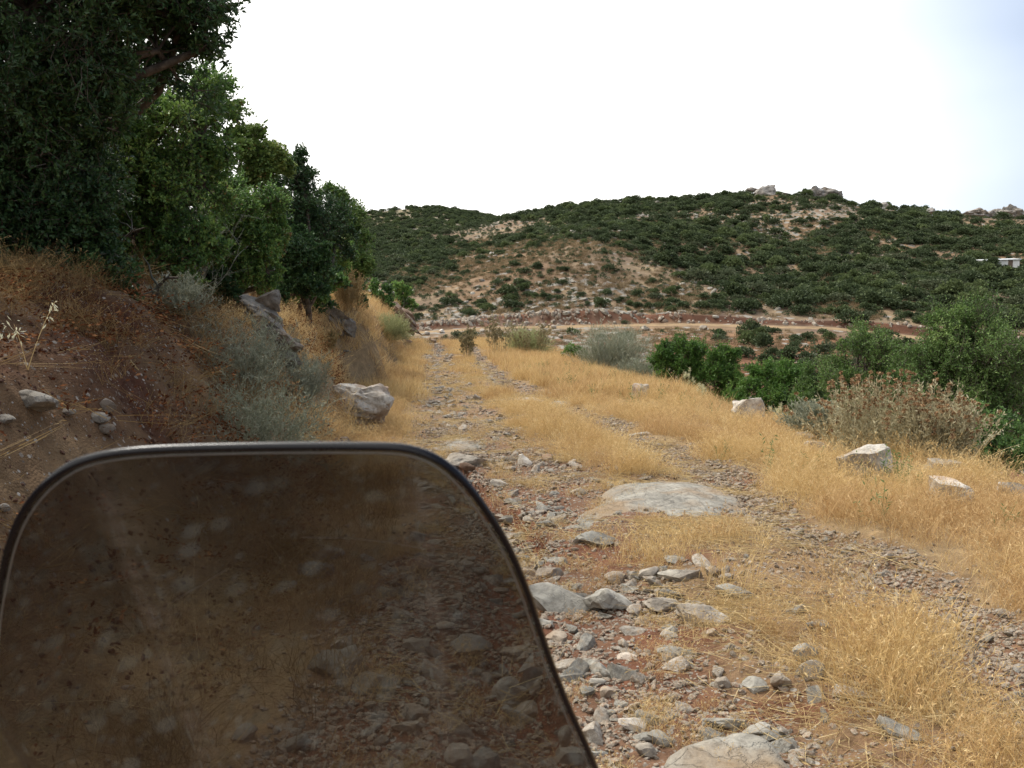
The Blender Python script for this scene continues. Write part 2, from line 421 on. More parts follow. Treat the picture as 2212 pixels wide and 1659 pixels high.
# ------------------------------------------------------------------ helpers: meshes and tagging
def np_mesh(name, V, Fq, mat=None, smooth=False, tint=None):
    """V (n,3), Fq (m,k) equal-size faces"""
    me = bpy.data.meshes.new(name)
    V = np.asarray(V, np.float32); Fq = np.asarray(Fq, np.int32)
    k = Fq.shape[1]
    me.vertices.add(len(V)); me.vertices.foreach_set('co', V.ravel())
    me.loops.add(Fq.size); me.loops.foreach_set('vertex_index', Fq.ravel())
    me.polygons.add(len(Fq))
    me.polygons.foreach_set('loop_start', np.arange(0, Fq.size, k, dtype=np.int32))
    if tint is not None:
        at_ = me.attributes.new('tint', 'FLOAT', 'FACE'); at_.data.foreach_set('value', np.asarray(tint, np.float32))
    me.polygons.foreach_set('use_smooth', np.full(len(Fq), smooth))
    me.update(calc_edges=True); me.validate()
    if mat: me.materials.append(mat)
    return me
def link(name, data, parent=None, loc=None, rot=None, scl=None):
    o = bpy.data.objects.new(name, data); COL.objects.link(o)
    if parent is not None: o.parent = parent
    if loc is not None: o.location = tuple(float(v) for v in loc)
    if rot is not None: o.rotation_euler = rot
    if scl is not None: o.scale = scl
    return o
def tag(o, label=None, cat=None, group=None, kind=None):
    if label: o['label'] = label
    if cat: o['category'] = cat
    if group: o['group'] = group
    if kind: o['kind'] = kind
    return o
def root(name, loc, label, cat, group=None):
    return tag(link(name, None, loc=loc), label, cat, group)

def unit(v):
    return v / np.maximum(np.linalg.norm(v, axis=-1, keepdims=True), 1e-9)
def rdir(n, g=rng):
    return unit(g.normal(size=(n, 3)))

def ribbons(P, W, g, tint):
    """P (N,K,3) polylines, W (N,K) half widths -> verts, quads, tint per quad"""
    N, K, _ = P.shape
    d = unit(P[:, -1] - P[:, 0])
    side = unit(np.cross(d, rdir(N, g)))
    A = P - side[:, None] * W[..., None]; B = P + side[:, None] * W[..., None]
    V = np.stack([A, B], 2).reshape(-1, 3)
    i = (np.arange(N)[:, None] * K + np.arange(K - 1)[None]).ravel() * 2
    Q = np.stack([i, i + 1, i + 3, i + 2], 1)
    return V, Q, np.repeat(tint, K - 1)
def leaves(C, D, L, Wd, g, tint, up=.5, fold=.18):
    """diamond leaves at C pointing along D"""
    N = len(C)
    nrm = unit(rdir(N, g) + np.array([0, 0, up]))
    D = unit(D)
    S = unit(np.cross(D, nrm)); nn = np.cross(S, D)
    L = np.broadcast_to(L, (N,))[:, None]; Wd = np.broadcast_to(Wd, (N,))[:, None]
    mid = C + D * L * .45
    V = np.stack([C, mid + S * Wd * .5 + nn * Wd * fold, C + D * L, mid - S * Wd * .5 + nn * Wd * fold], 1).reshape(-1, 3)
    Q = np.arange(4 * N).reshape(N, 4)
    return V, Q, np.broadcast_to(tint, (N,))
class Bag:
    def __init__(self): self.V, self.Q, self.T, self.n = [], [], [], 0
    def add(self, vqt):
        V, Q, T = vqt
        self.V.append(V); self.Q.append(Q + self.n); self.T.append(T); self.n += len(V)
    def mesh(self, name, mat, off=None):
        V = np.concatenate(self.V)
        if off is not None: V = V - off
        return np_mesh(name, V, np.concatenate(self.Q), mat, False, np.concatenate(self.T))
def tube(pts, radii, sides=7):
    """closed-tip tube as quads"""
    pts = np.asarray(pts, float); n = len(pts)
    V = []
    d = np.gradient(pts, axis=0); d = unit(d)
    ref = np.array([.3, .8, .2])
    for i in range(n):
        a = unit(np.cross(d[i], ref)); b = np.cross(d[i], a)
        th = np.linspace(0, 2 * np.pi, sides, endpoint=False)
        V.append(pts[i] + radii[i] * (np.cos(th)[:, None] * a + np.sin(th)[:, None] * b))
    V = np.concatenate(V)
    Q = []
    for i in range(n - 1):
        for j in range(sides):
            Q.append((i * sides + j, i * sides + (j + 1) % sides, (i + 1) * sides + (j + 1) % sides, (i + 1) * sides + j))
    Q.append(tuple((0, 1, 2, 3))); Q = np.array(Q)
    return V, Q, np.full(len(Q), .5)

# ------------------------------------------------------------------ the ground sheet
def build_ground():
    dense = np.radians(np.arange(-36, 36.01, .155))
    side = np.radians(np.concatenate([np.arange(37, 60, 1.0), np.arange(60, 180, 4.0)]))
    az_ = np.concatenate([-side[::-1], dense, side])
    rad = [0.6]
    while rad[-1] < 900:
        r = rad[-1]
        k = 1.012 if r < 3 else 1.0072 if r < 18 else 1.011 if r < 104 else 1.0045 if r < 116 else 1.010 if r < 300 else 1.03
        rad.append(r * k)
    rad = np.array(rad)
    A, Rr = np.meshgrid(az_, rad)
    X = Rr * np.sin(A); Y = Rr * np.cos(A)
    Z = np.zeros_like(X)
    for i in range(0, len(rad), 50):
        Z[i:i + 50] = H(X[i:i + 50], Y[i:i + 50])
    V = np.stack([X, Y, Z], -1).reshape(-1, 3)
    nr, na = X.shape
    i, j = np.meshgrid(np.arange(nr - 1), np.arange(na - 1), indexing='ij')
    a = (i * na + j).ravel(); Q = np.stack([a, a + 1, a + na + 1, a + na], 1)
    # close behind and at the centre
    a2 = np.arange(nr - 1) * na + na - 1; b2 = np.arange(nr - 1) * na
    Q = np.concatenate([Q, np.stack([a2, b2, b2 + na, a2 + na], 1)])
    ci = len(V); V = np.concatenate([V, [[0, 0, H(0., 0.)]]])
    jj = np.arange(na); fan = np.stack([jj, np.full(na, ci), np.full(na, ci), (jj + 1) % na], 1)
    # fan made of triangles needs its own faces: use from tri->quad with a tiny inner ring
    inner = np.stack([.02 * np.sin(az_), .02 * np.cos(az_), np.full(na, float(H(0., 0.)))], 1)
    ib = len(V); V = np.concatenate([V, inner])
    Q = np.concatenate([Q, np.stack([ib + jj, ib + (jj + 1) % na, (jj + 1) % na, jj], 1)])
    me = np_mesh('ground', V, Q, M['ground'], True)
    x, y, z = V[:, 0], V[:, 1], V[:, 2]
    n = len(V)
    s = lat(x, y); r = np.hypot(x, y); px = px_of(x, y)
    ld = local_dom(x, y)
    wob = .18 * fbm(x * 1.3, y * 1.3, 2, 3)
    track = sstep(-.15, .15, s + wob - T_L0(y)) * sstep(.15, -.15, s + wob - T_R1(y))
    strip = sstep(-.1, .1, s + wob - T_L1(y)) * sstep(.1, -.1, s + wob - T_R0(y))
    nA = fbm(x * 1.7, y * 1.7, 9, 4); nB = fbm(x * .5, y * .5, 4, 3); nC = fbm(x * 5, y * 5, 1, 3)
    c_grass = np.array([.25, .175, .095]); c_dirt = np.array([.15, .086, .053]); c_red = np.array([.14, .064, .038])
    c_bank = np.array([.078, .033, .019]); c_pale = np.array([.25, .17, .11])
    col = np.tile(c_grass, (n, 1)).astype(float)
    def mixin(c, f):
        nonlocal col
        col = col * (1 - f[:, None]) + np.asarray(c) * f[:, None]
    mixin(c_dirt, np.clip(track * (1 - .55 * strip), 0, 1))
    mixin(c_pale, track * sstep(8, 16, y) * .7)
    redm = track * sstep(.0, .45, nA + .12) * sstep(13, 8, y) * (1 - .6 * strip)
    blobs = [(.42, 6.0, .45, .3), (.8, 5.7, .5, .22), (.1, 7.2, .25, .8), (.75, 4.3, .35, .2), (.55, 3.95, .3, .25), (.95, 3.5, .35, .15), (1.8, 4.15, .3, .12), (.15, 4.6, .3, .4)]
    rb = np.zeros(n)
    for bx, by, rx, ry in blobs:
        rb = np.maximum(rb, np.exp(-(((x - bx) / rx) ** 2 + ((y - by) / ry) ** 2) * 1.1) * 1.3)
    rb = np.clip(rb + .25 * nC * (rb > .1), 0, 1)
    mixin(c_red, np.clip(np.maximum(redm * .75, rb), 0, 1))
    mixin((.15, .055, .03), gully(x, y))
    t = T_TOE(y) - s + .3 * nB
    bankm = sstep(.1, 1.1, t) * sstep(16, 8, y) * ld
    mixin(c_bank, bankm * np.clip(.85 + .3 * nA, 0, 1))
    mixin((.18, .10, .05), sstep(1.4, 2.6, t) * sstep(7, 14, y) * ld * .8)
    mixin((.07, .05, .03), sstep(2.0, 3.2, t) * ld)                      # darker brown ground farther up the bank
    mixin((.20, .15, .08), sstep(.5, 2.5, s - T_EDGE(y)) * ld)
    # valley and hill
    fl = 1 - ld
    n1 = fbm(x * .05, y * .05, 3, 4); n2 = fbm(x * .25, y * .25, 5, 4)
    hill = np.array([.185, .135, .088]) + n2[:, None] * np.array([.05, .04, .02])
    low = np.array([.16, .082, .047]) + n2[:, None] * np.array([.05, .028, .012])
    brown = sstep(100, 108, r)
    fc = low * (1 - brown[:, None]) + hill * brown[:, None]
    orange = sstep(.0, .5, n1)[:, None]
    fc = fc * (1 - .45 * orange) + np.array([.205, .125, .07]) * .45 * orange
    rd = r + 1.2 * vnoise(px * .006, 2, 4)
    road = sstep(108.6, 109.0, rd) * sstep(111.6, 111.0, rd)
    fc = fc * (1 - road[:, None]) + np.array([.27, .19, .11]) * road[:, None]
    cutm = sstep(111.8, 112.2, rd) * sstep(114.6, 113.6, rd)
    streak = sstep(-.1, .5, vnoise(x * .9 + z * 1.4, y * .3, z * 2)) * sstep(1450, 1150, px)
    cc = np.array([.10, .048, .030])[None] * (1 + .4 * n2[:, None]) * (1 - .75 * streak[:, None]) + np.array([.22, .15, .11]) * .75 * streak[:, None]
    fc = fc * (1 - cutm[:, None]) + cc * cutm[:, None]
    dark2 = sstep(235, 300, r)
    fc = fc * (1 - .5 * dark2[:, None]) + np.array([.20, .19, .12]) * .5 * dark2[:, None]
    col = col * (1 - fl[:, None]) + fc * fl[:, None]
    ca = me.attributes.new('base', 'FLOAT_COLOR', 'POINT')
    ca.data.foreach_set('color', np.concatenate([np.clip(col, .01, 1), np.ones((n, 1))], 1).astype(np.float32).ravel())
    stony = np.clip(track * (.75 + .3 * nA) * (1 - .6 * strip) * (1 - .6 * rb) + bankm * .25, 0, 1)
    outc = (sstep(.0, .7, fbm(x * .035, y * .035, 14, 3) + .25 * np.exp(-((px - 1200) / 500) ** 2)) * .30 + .05) * fl * (1 - road) * (1 - cutm) + .12 * fl * sstep(112, 90, r)
    for nm, arr in (('stony', stony), ('farness', sstep(25, 70, r)), ('outcrop', outc)):
        q = me.attributes.new(nm, 'FLOAT', 'POINT'); q.data.foreach_set('value', arr.astype(np.float32))
    g = link('ground', me)
    tag(g, 'rocky dirt track, grassy verges, valley and scrub hills as one terrain', kind='structure')
    return len(Q)
NG = build_ground()

# ------------------------------------------------------------------ rocks
def ico(sub):
    bm = bmesh.new(); bmesh.ops.create_icosphere(bm, subdivisions=sub, radius=1)
    V = np.array([v.co[:] for v in bm.verts]); Fc = np.array([[v.index for v in f.verts] for f in bm.faces]); bm.free()
    return V, Fc
ICO = {k: ico(k) for k in (1, 2, 3, 4, 5)}
def rock_verts(seed, sub, cuts=9, block=False, disp=.06, lo=.5, hi=.9, freq=1.6):
    g = np.random.default_rng(seed)
    V, Fc = ICO[sub]; V = V.copy()
    if block:
        V = np.clip(V * 1.25, [-.8, -.8, -.62], [.8, .8, .62])
    for k in range(cuts):
        nrm = unit(g.normal(size=3)); d = g.uniform(lo, hi)
        e = V @ nrm - d
        V = V - np.where(e > 0, e, 0)[:, None] * nrm * .96
    off = g.uniform(0, 40, 3)
    dirs = unit(V)
    dd = disp * fbm(V[:, 0] * freq + off[0], V[:, 1] * freq + off[1], V[:, 2] * freq + off[2], 5 if sub > 3 else 3, .55)
    V = V + dirs * dd[:, None]
    V = V - (V.max(0) + V.min(0)) / 2
    V = V / np.abs(V).max(0)
    return V, Fc
def rock_mesh(name, seed, sub, mat, scl=(1, 1, 1), smooth=None, flat=False, **k):
    V, Fc = rock_verts(seed, sub, **k)
    if flat:
        V[:, :2] *= (1 + .9 * np.clip(-V[:, 2:3], 0, .6)); V[:, :2] /= np.abs(V[:, :2]).max(0)
        V[:, 2] = np.where(V[:, 2] > 0, np.tanh(V[:, 2] * 2.4) * (.86 + .14 * np.clip(1 + vnoise(V[:, 0] * 2 + seed, V[:, 1] * 2), 0, 2)), V[:, 2])
    V = V * np.array(scl)
    me = np_mesh(name, V, Fc, mat, smooth if smooth is not None else sub > 2)
    if sub > 2:
        me.set_sharp_from_angle(angle=R(30))
    return me
PROTO_ROCK = [rock_mesh('stone_shape', 100 + i, 2, M['rock'] if i % 3 else M['rock_grey'], (1, random.uniform(.5, .85), random.uniform(.28, .55)), smooth=False, cuts=14, disp=.05, lo=.4, hi=.8) for i in range(14)]
PROTO_ROCK_H = [rock_mesh('rounded_stone_shape', 300 + i, 3, M['rock'] if i % 2 else M['rock_grey'], (1, random.uniform(.55, .85), random.uniform(.3, .6)), cuts=16, disp=.07, lo=.38, hi=.8, freq=3.) for i in range(12)]
PROTO_GRAVEL = [rock_mesh('gravel_shape', 200 + i, 1, M['gravel'], (1, random.uniform(.6, .9), random.uniform(.35, .6)), smooth=False, cuts=5, disp=.1, lo=.6) for i in range(8)]

def placed_rock(name, cat, label, px, py, wpx, aspect=.55, depth=.75, tilt=(0, 0), yaw=None, mat='rock', sub=4, seed=None, group=None, sink=.35, dist=None, **k):
    """px, py: where the middle of its foot stands on the ground; wpx: its width in the photograph"""
    p = hit(px, py) if dist is None else at(px, py, dist)
    seed = seed if seed is not None else int(px * 7 + py)
    hw = wpx / F * p[1] / 2
    me = rock_mesh(name, seed, sub, M[mat], (hw, hw * depth, hw * aspect), **k)
    o = link(name, me, loc=(p[0], p[1] + hw * depth * .75, p[2] + hw * aspect * (1 - 2 * sink)),
             rot=(R(tilt[0]), R(tilt[1]), yaw if yaw is not None else random.uniform(-.4, .4)))
    if dist is None:
        zz = H(o.location.x, o.location.y)
        o.location.z = float(zz + hw * aspect * (1 - 2 * sink))
    tag(o, label, cat, group)
    return o

def single_out(objs):
    """objs: list of (object, label, group). Look-alikes that share a label are told apart by row and by place in the row"""
    from collections import defaultdict
    d = defaultdict(list)
    for o, lb, gr in objs: d[(lb, gr)].append(o)
    ORD = {2: ['left one of two', 'right one of two'], 3: ['leftmost of three', 'middle one of three', 'rightmost of three'],
           4: ['leftmost of four', 'second of four', 'third of four', 'rightmost of four']}
    ROW = {1: [''], 2: ['nearer row, ', 'farther row, '], 3: ['nearest row, ', 'middle row, ', 'farthest row, ']}
    for (lb, gr), L in d.items():
        if len(L) == 1:
            L[0]['label'] = lb; L[0]['group'] = gr; continue
        rows = 1 if len(L) <= 4 else 2 if len(L) <= 8 else 3
        L.sort(key=lambda o: o.location.y)
        cut_ = np.array_split(np.arange(len(L)), rows)
        for ri, idx in enumerate(cut_):
            rowl = sorted([L[i] for i in idx], key=lambda o: o.location.x / o.location.y)
            for q, o in enumerate(rowl):
                tail = ORD[len(rowl)][q] if len(rowl) in ORD else ('' if len(rowl) == 1 else 'near the left' if q < len(rowl) / 3 else 'near the middle' if q < 2 * len(rowl) / 3 else 'near the right')
                o['label'] = ' '.join((lb + ', ' + ROW[rows][ri] + tail).strip(', ').split()[:16]); o['group'] = gr

# --- the flat slabs and boulders of the track
T_ = 'stone'
def plane_pt(px, py, z):
    v = ray(px, py); t = (z - EYE[2]) / v[2]
    return EYE + v * t
def dome_slab(label, outline, h, seed, mat='slab', rise=(0, 0), flatp=2.2, group=None):
    """bedrock slab showing through the track: irregular outline, gently domed, deep skirt in the soil"""
    pts = np.array([plane_pt(a, b, .03) for a, b in outline])[:, :2]
    n_ = 56
    cl = np.concatenate([pts, pts[:1]]); d_ = np.concatenate([[0], np.cumsum(np.linalg.norm(np.diff(cl, axis=0), axis=1))])
    q = np.linspace(0, d_[-1], n_, endpoint=False)
    O = np.stack([np.interp(q, d_, cl[:, 0]), np.interp(q, d_, cl[:, 1])], 1)
    for _ in range(1): O = .5 * O + .25 * np.roll(O, 1, 0) + .25 * np.roll(O, -1, 0)
    c = O.mean(0); size = np.abs(O - c).max()
    O = c + (O - c) * (1 + .06 * fbm(np.cos(q / d_[-1] * 6.283) * 3 + seed, np.sin(q / d_[-1] * 6.283) * 3, seed, 3, .6))[:, None]
    S = np.concatenate([np.linspace(.03, .8, 22), np.linspace(.84, 1, 8)])
    zb = float(np.mean(H(O[:, 0], O[:, 1])))
    rings = []
    for s_ in S:
        P = c + (O - c) * s_
        z = zb - .015 + h * (1 - s_ ** flatp) ** .8 + rise[0] * (P[:, 0] - c[0]) + rise[1] * (P[:, 1] - c[1])
        z = z + h * .20 * fbm(P[:, 0] * 1.6 / size + seed, P[:, 1] * 2.6 / size, seed, 5, .62) + h * .22 * np.abs(vnoise(P[:, 0] * 1.4 / size + P[:, 1] * .9 / size, seed, 3))
        rings.append(np.stack([P[:, 0], P[:, 1], z], 1))
    base = c + (O - c) * 1.04
    rings.append(np.stack([base[:, 0], base[:, 1], np.full(n_, zb - .05)], 1)); rings.append(np.stack([base[:, 0], base[:, 1], np.full(n_, zb - .2)], 1))
    V = np.concatenate(rings); K = len(rings)
    a, b = np.meshgrid(np.arange(K - 1), np.arange(n_), indexing='ij'); a = a.ravel(); b = b.ravel()
    Q = np.stack([a * n_ + b, (a + 1) * n_ + b, (a + 1) * n_ + (b + 1) % n_, a * n_ + (b + 1) % n_], 1)
    k2 = np.arange(0, n_ - 2, 2)
    Q = np.concatenate([Q, np.stack([k2 * 0, k2 + 1, k2 + 2, (k2 + 3) % n_], 1)])
    org = np.array([c[0], c[1], zb])
    o = link('flat_rock', np_mesh('flat_rock', V - org, Q, M[mat], True), loc=org)
    o.data.set_sharp_from_angle(angle=R(40))
    return tag(o, label, 'rock', group)
dome_slab('broad flat pale grey slab set in the middle of the track', [(1218, 1120), (1250, 1100), (1284, 1085), (1300, 1064), (1335, 1048), (1400, 1042), (1480, 1042), (1545, 1053), (1590, 1072), (1602, 1092), (1565, 1106), (1500, 1114), (1440, 1124), (1330, 1126), (1270, 1122)], .085, 3.3, rise=(.015, .03))
dome_slab('large flat grey and orange slab at the bottom edge of the track', [(1405, 1690), (1422, 1630), (1470, 1600), (1525, 1580), (1600, 1570), (1662, 1582), (1698, 1612), (1738, 1668), (1800, 1740), (1650, 1800), (1460, 1780)], .06, 7.7, rise=(.02, .05), flatp=9)
dome_slab('smaller flat slab beside the windscreen edge at the bottom', [(1284, 1650), (1330, 1630), (1372, 1631), (1400, 1654), (1412, 1710), (1300, 1730)], .05, 9.1, rise=(.0, .04), flatp=4)
dome_slab('flat pale slab across the left wheel rut', [(922, 952), (950, 940), (1000, 935), (1045, 941), (1062, 950), (1020, 958), (960, 960)], .05, 11.2)
dome_slab('long flat slab across the track, farthest of the flat slabs', [(1056, 864), (1100, 857), (1160, 856), (1184, 864), (1120, 872)], .05, 13.4)
dome_slab('flat white slab beside the right grass verge', [(1164, 874), (1190, 863), (1242, 861), (1234, 871), (1190, 879)], .06, 15.8)
LIST = [
 ('wide low grey boulder right against the windscreen edge', 1213, 1322, 142, .42, .7, 'rock_grey', 4),
 ('humped grey stone with a ridge, right of the low grey boulder', 1318, 1325, 104, .50, .9, 'rock_grey', 4),
 ('domed pale stone half hidden by straw beside the grass strip', 1522, 1352, 112, .46, .7, 'rock', 4),
 ('rounded stone at the left end of the stone row across the track', 1330, 1262, 52, .55, .7, 'rock', 3),
 ('upright pointed stone in the stone row across the track', 1369, 1254, 26, 1.1, .8, 'rock', 3),
 ('squarish pale stone in the middle of the stone row', 1405, 1249, 52, .50, .7, 'rock', 3),
 ('longest pale stone of the row across the track', 1472, 1254, 92, .30, .45, 'rock', 4),
 ('pointed stone at the right end of the stone row', 1543, 1246, 34, .8, .7, 'rock', 3),
 ('thin leaning stone just right of the stone row', 1569, 1253, 30, .45, .6, 'rock', 3),
 ('long low stone buried in straw below the stone row', 1590, 1292, 80, .32, .6, 'rock_grey', 3),
 ('layered whitish stone between the humped and domed stones', 1438, 1324, 80, .34, .75, 'rock', 4),
 ('pale stone touching the windscreen edge under the red earth', 1147, 1246, 40, .45, .7, 'rock', 3),
 ('flat whitish stone beside the red earth patch', 1192, 1246, 60, .38, .7, 'rock', 3),
 ('white flat stone lying alone on bare earth', 1356, 1424, 44, .35, .6, 'rock_white', 3),
 ('chunky beige stone with a dry tuft at its foot', 1462, 1452, 58, .60, .8, 'rock_white', 4),
 ('grey curved stone behind the chunky beige stone', 1455, 1418, 66, .28, .6, 'rock_grey', 3),
 ('pale stone with dry tufts against the windscreen edge', 1202, 1390, 46, .60, .9, 'rock', 3),
 ('low grey stone against the windscreen, above two egg shaped stones', 1240, 1462, 42, .45, .8, 'rock_grey', 3),
 ('smooth oval stone lying slanted on the red earth', 1291, 1480, 36, .45, .6, 'rock_grey', 3),
 ('left one of two egg shaped stones side by side', 1270, 1504, 34, .62, .8, 'rock_grey', 3),
 ('right one of two egg shaped stones side by side', 1314, 1508, 34, .60, .9, 'rock', 3),
 ('long beige stone with a hollow above the bottom slabs', 1366, 1580, 60, .45, .7, 'rock_white', 3),
 ('smooth grey stone between hollow beige stone and large slab', 1394, 1604, 46, .45, .7, 'rock_grey', 3),
 ('brownish grey stone leaning on the large bottom slab', 1426, 1612, 48, .65, .8, 'rock_grey', 3),
 ('tilted oval stone wedged between the two bottom slabs', 1397, 1636, 42, .70, .9, 'rock', 3),
 ('long flat stone lying behind the large bottom slab', 1568, 1578, 92, .26, .6, 'rock_grey', 4),
 ('wedge shaped stone at the right of the large bottom slab', 1638, 1596, 58, .50, .9, 'rock_grey', 4),
 ('smooth dark grey stone in the gravel right of centre', 1635, 1496, 54, .52, .8, 'rock_grey', 4),
 ('pale angular stone left of the smooth dark grey stone', 1560, 1484, 38, .60, .8, 'rock', 3),
 ('pale block at the edge of the trailing straw', 1690, 1490, 48, .70, .9, 'rock', 3),
 ('small grey block left of the domed pale stone', 1450, 1371, 28, .75, .9, 'rock_grey', 3),
 ('small pale stone under the domed pale stone', 1541, 1374, 26, .75, .9, 'rock', 3),
 ('grey brown stone standing in straw, upper of a pair', 1743, 1428, 52, .75, .8, 'rock_grey', 3),
 ('grey brown stone standing in straw, lower of a pair', 1762, 1468, 62, .72, .8, 'rock_grey', 3),
 ('dark grey stone under straw at the right of the rubble', 1771, 1362, 46, .5, .8, 'rock_grey', 3),
 ('white stone lying alone in the right wheel rut', 2022, 1372, 42, .45, .7, 'rock_white', 3),
 ('small white stone farther up the right wheel rut', 1939, 1298, 24, .6, .8, 'rock_white', 3),
 ('tall white stone in the rubble above the red earth', 1134, 1006, 30, 1.0, .8, 'rock_white', 3),
 ('white round stone right of the tall white stone', 1182, 996, 26, .6, .8, 'rock_white', 3),
 ('pale sloping slab beside the corner of the windscreen', 1000, 1012, 96, .32, .8, 'rock', 4),
 ('reddish block standing under the pale sloping slab', 1012, 1020, 34, .6, .8, 'cut_rock', 3),
 ('flat pale stone in the right rut above the broad slab', 1385, 942, 50, .22, .6, 'slab', 3),
 ('flat stone half buried below the broad slab', 1288, 1178, 84, .34, .7, 'rock_grey', 4),
 ('grey stone at the foot of the red earth step', 1098, 1140, 46, .42, .7, 'rock_grey', 3),
 ('pale stone on top of the red earth step', 1082, 1052, 44, .3, .6, 'rock', 3),
 ('smooth blue grey stone seen through the windscreen', 676, 1246, 80, .42, .7, 'rock_grey', 4),
 ('beige stone behind the smooth blue grey stone', 705, 1206, 68, .4, .7, 'rock', 3),
 ('broad cracked rock seen low through the windscreen', 728, 1470, 130, .45, .8, 'rock_grey', 4),
 ('long rock right of the broad cracked rock behind the windscreen', 800, 1500, 90, .45, .9, 'rock_grey', 4),
 ('pale stone in the upper rubble seen through the windscreen', 905, 1172, 52, .5, .8, 'rock', 3),
 ('brown stone below the upper rubble behind the windscreen', 915, 1240, 70, .55, .8, 'cut_rock', 3),
 ('whitish stone near the right edge of the windscreen', 1110, 1424, 66, .4, .7, 'rock', 3),
 ('large grey block deep behind the windscreen at lower right', 1108, 1520, 84, .6, .9, 'rock_grey', 4),
 ('round pale stone at the very bottom behind the windscreen', 994, 1656, 60, .8, .9, 'rock', 3),
 ('grey stone in grass at the bottom left behind the windscreen', 520, 1602, 54, .6, .8, 'rock_grey', 3),
 ('flat beige stone above the round pale stone behind the windscreen', 893, 1556, 66, .5, .8, 'rock', 3),
 ('grey block right of centre behind the windscreen', 1010, 1420, 90, .55, .8, 'rock_grey', 4),
 ('pale stone right of the broad cracked rock', 900, 1410, 62, .5, .8, 'rock', 3),
]
for (lb, px, py, wd, asp, dep, mt, sub) in LIST:
    placed_rock(T_, 'stone', lb, px, py, wd * 1.1, asp, dep, mat=mt, sub=sub, sink=.27, tilt=(random.uniform(-9, 9), random.uniform(-9, 9)), cuts=random.choice([12, 14, 16]), disp=.08, lo=.42, hi=.85, freq=2.6)

# --- rocks of verge and bank
bo = placed_rock('boulder', 'boulder', 'large white and rust coloured boulder at the left edge of the track', 760, 914, 176, .56, .55, mat='rock_white', sub=5, seed=408, block=True, sink=.08, cuts=9, disp=.15, lo=.55, hi=.85, freq=2.6, yaw=.2, tilt=(0, 4))
VERGE = [
 ('pointed pale rock at the edge of the right verge', 1622, 912, 62, .62, .8, 'rock_white'),
 ('low grey rock behind the pointed pale rock', 1592, 886, 48, .34, .7, 'rock'),
 ('small white rock in the grass below the sage shrub', 1762, 980, 36, .65, .8, 'rock_white'),
 ('big white rock with a brown right side in the grass', 1885, 1032, 92, .52, .7, 'rock_white'),
 ('small white rock where the verge meets the pale shrub', 1742, 944, 36, .28, .7, 'rock_white'),
 ('flat grey rock at the foot of the sage shrub', 1915, 975, 58, .34, .7, 'rock'),
 ('flat pointed rock near the dark green shrub', 2052, 1022, 66, .36, .7, 'rock'),
 ('thin brown rock lying in the grass under the flat pointed rock', 2016, 1046, 40, .4, .6, 'rock_grey'),
 ('whitish blocky rock low in the right verge', 2062, 1090, 84, .48, .7, 'rock_white'),
 ('whitish rock cut by the right edge of the view', 2200, 1092, 78, .42, .8, 'rock_white'),
 ('small pale rock almost hidden in tall orange grass', 1385, 860, 32, .8, .8, 'rock_white'),
 ('small low white rock right of the pointed pale rock', 1690, 920, 46, .28, .7, 'rock_white'),
 ('low rock sunk in grass left of the big white rock', 1815, 1000, 30, .3, .7, 'rock'),
]
for (lb, px, py, wd, asp, dep, mt) in VERGE:
    placed_rock('rock', 'rock', lb, px, py + 4, wd * 1.2, asp * 1.35, dep, mat=mt, sub=4, block=True, tilt=(random.uniform(-12, 12), random.uniform(-14, 14)), sink=.14, cuts=12, disp=.12, lo=.5, hi=.85)
BANK = [
 ('oval grey rock on the dark earth bank at far left', 64, 890, 108, .5, .7, 'rock_shade'),
 ('upper knob of the split rock on the earth bank', 226, 888, 42, .8, .8, 'rock_shade'),
 ('lower left lump of the split rock on the earth bank', 208, 915, 44, .6, .8, 'rock_shade'),
 ('pointed foot of the split rock on the earth bank', 226, 940, 40, .7, .8, 'rock_shade'),
 ('small stone between oval rock and split rock', 142, 900, 34, .55, .8, 'rock_shade'),
 ('rock sliver at the left edge below the oval rock', 8, 915, 40, .5, .8, 'rock_shade'),
 ('round stone in the shade under the dark bush', 648, 640, 22, 1.0, .8, 'rock_shade'),
 ('pale stone just above the top edge of the windscreen', 735, 962, 42, .5, .8, 'rock'),
 ('small white stone on the far end of the left bank', 880, 742, 18, .5, .8, 'rock_white'),
 ('thin grey slab lying in the grass of the left bank', 742, 762, 36, .18, .4, 'rock_grey'),
 ('small grey rock at the far left edge level with the windscreen top', 2, 1105, 30, .7, .8, 'rock_shade'),
]
for (lb, px, py, wd, asp, dep, mt) in BANK:
    placed_rock('rock', 'rock', lb, px, py, wd, asp, dep, mat=mt, sub=4 if wd > 50 else 3, sink=.15, cuts=11, disp=.1, lo=.5, hi=.85)

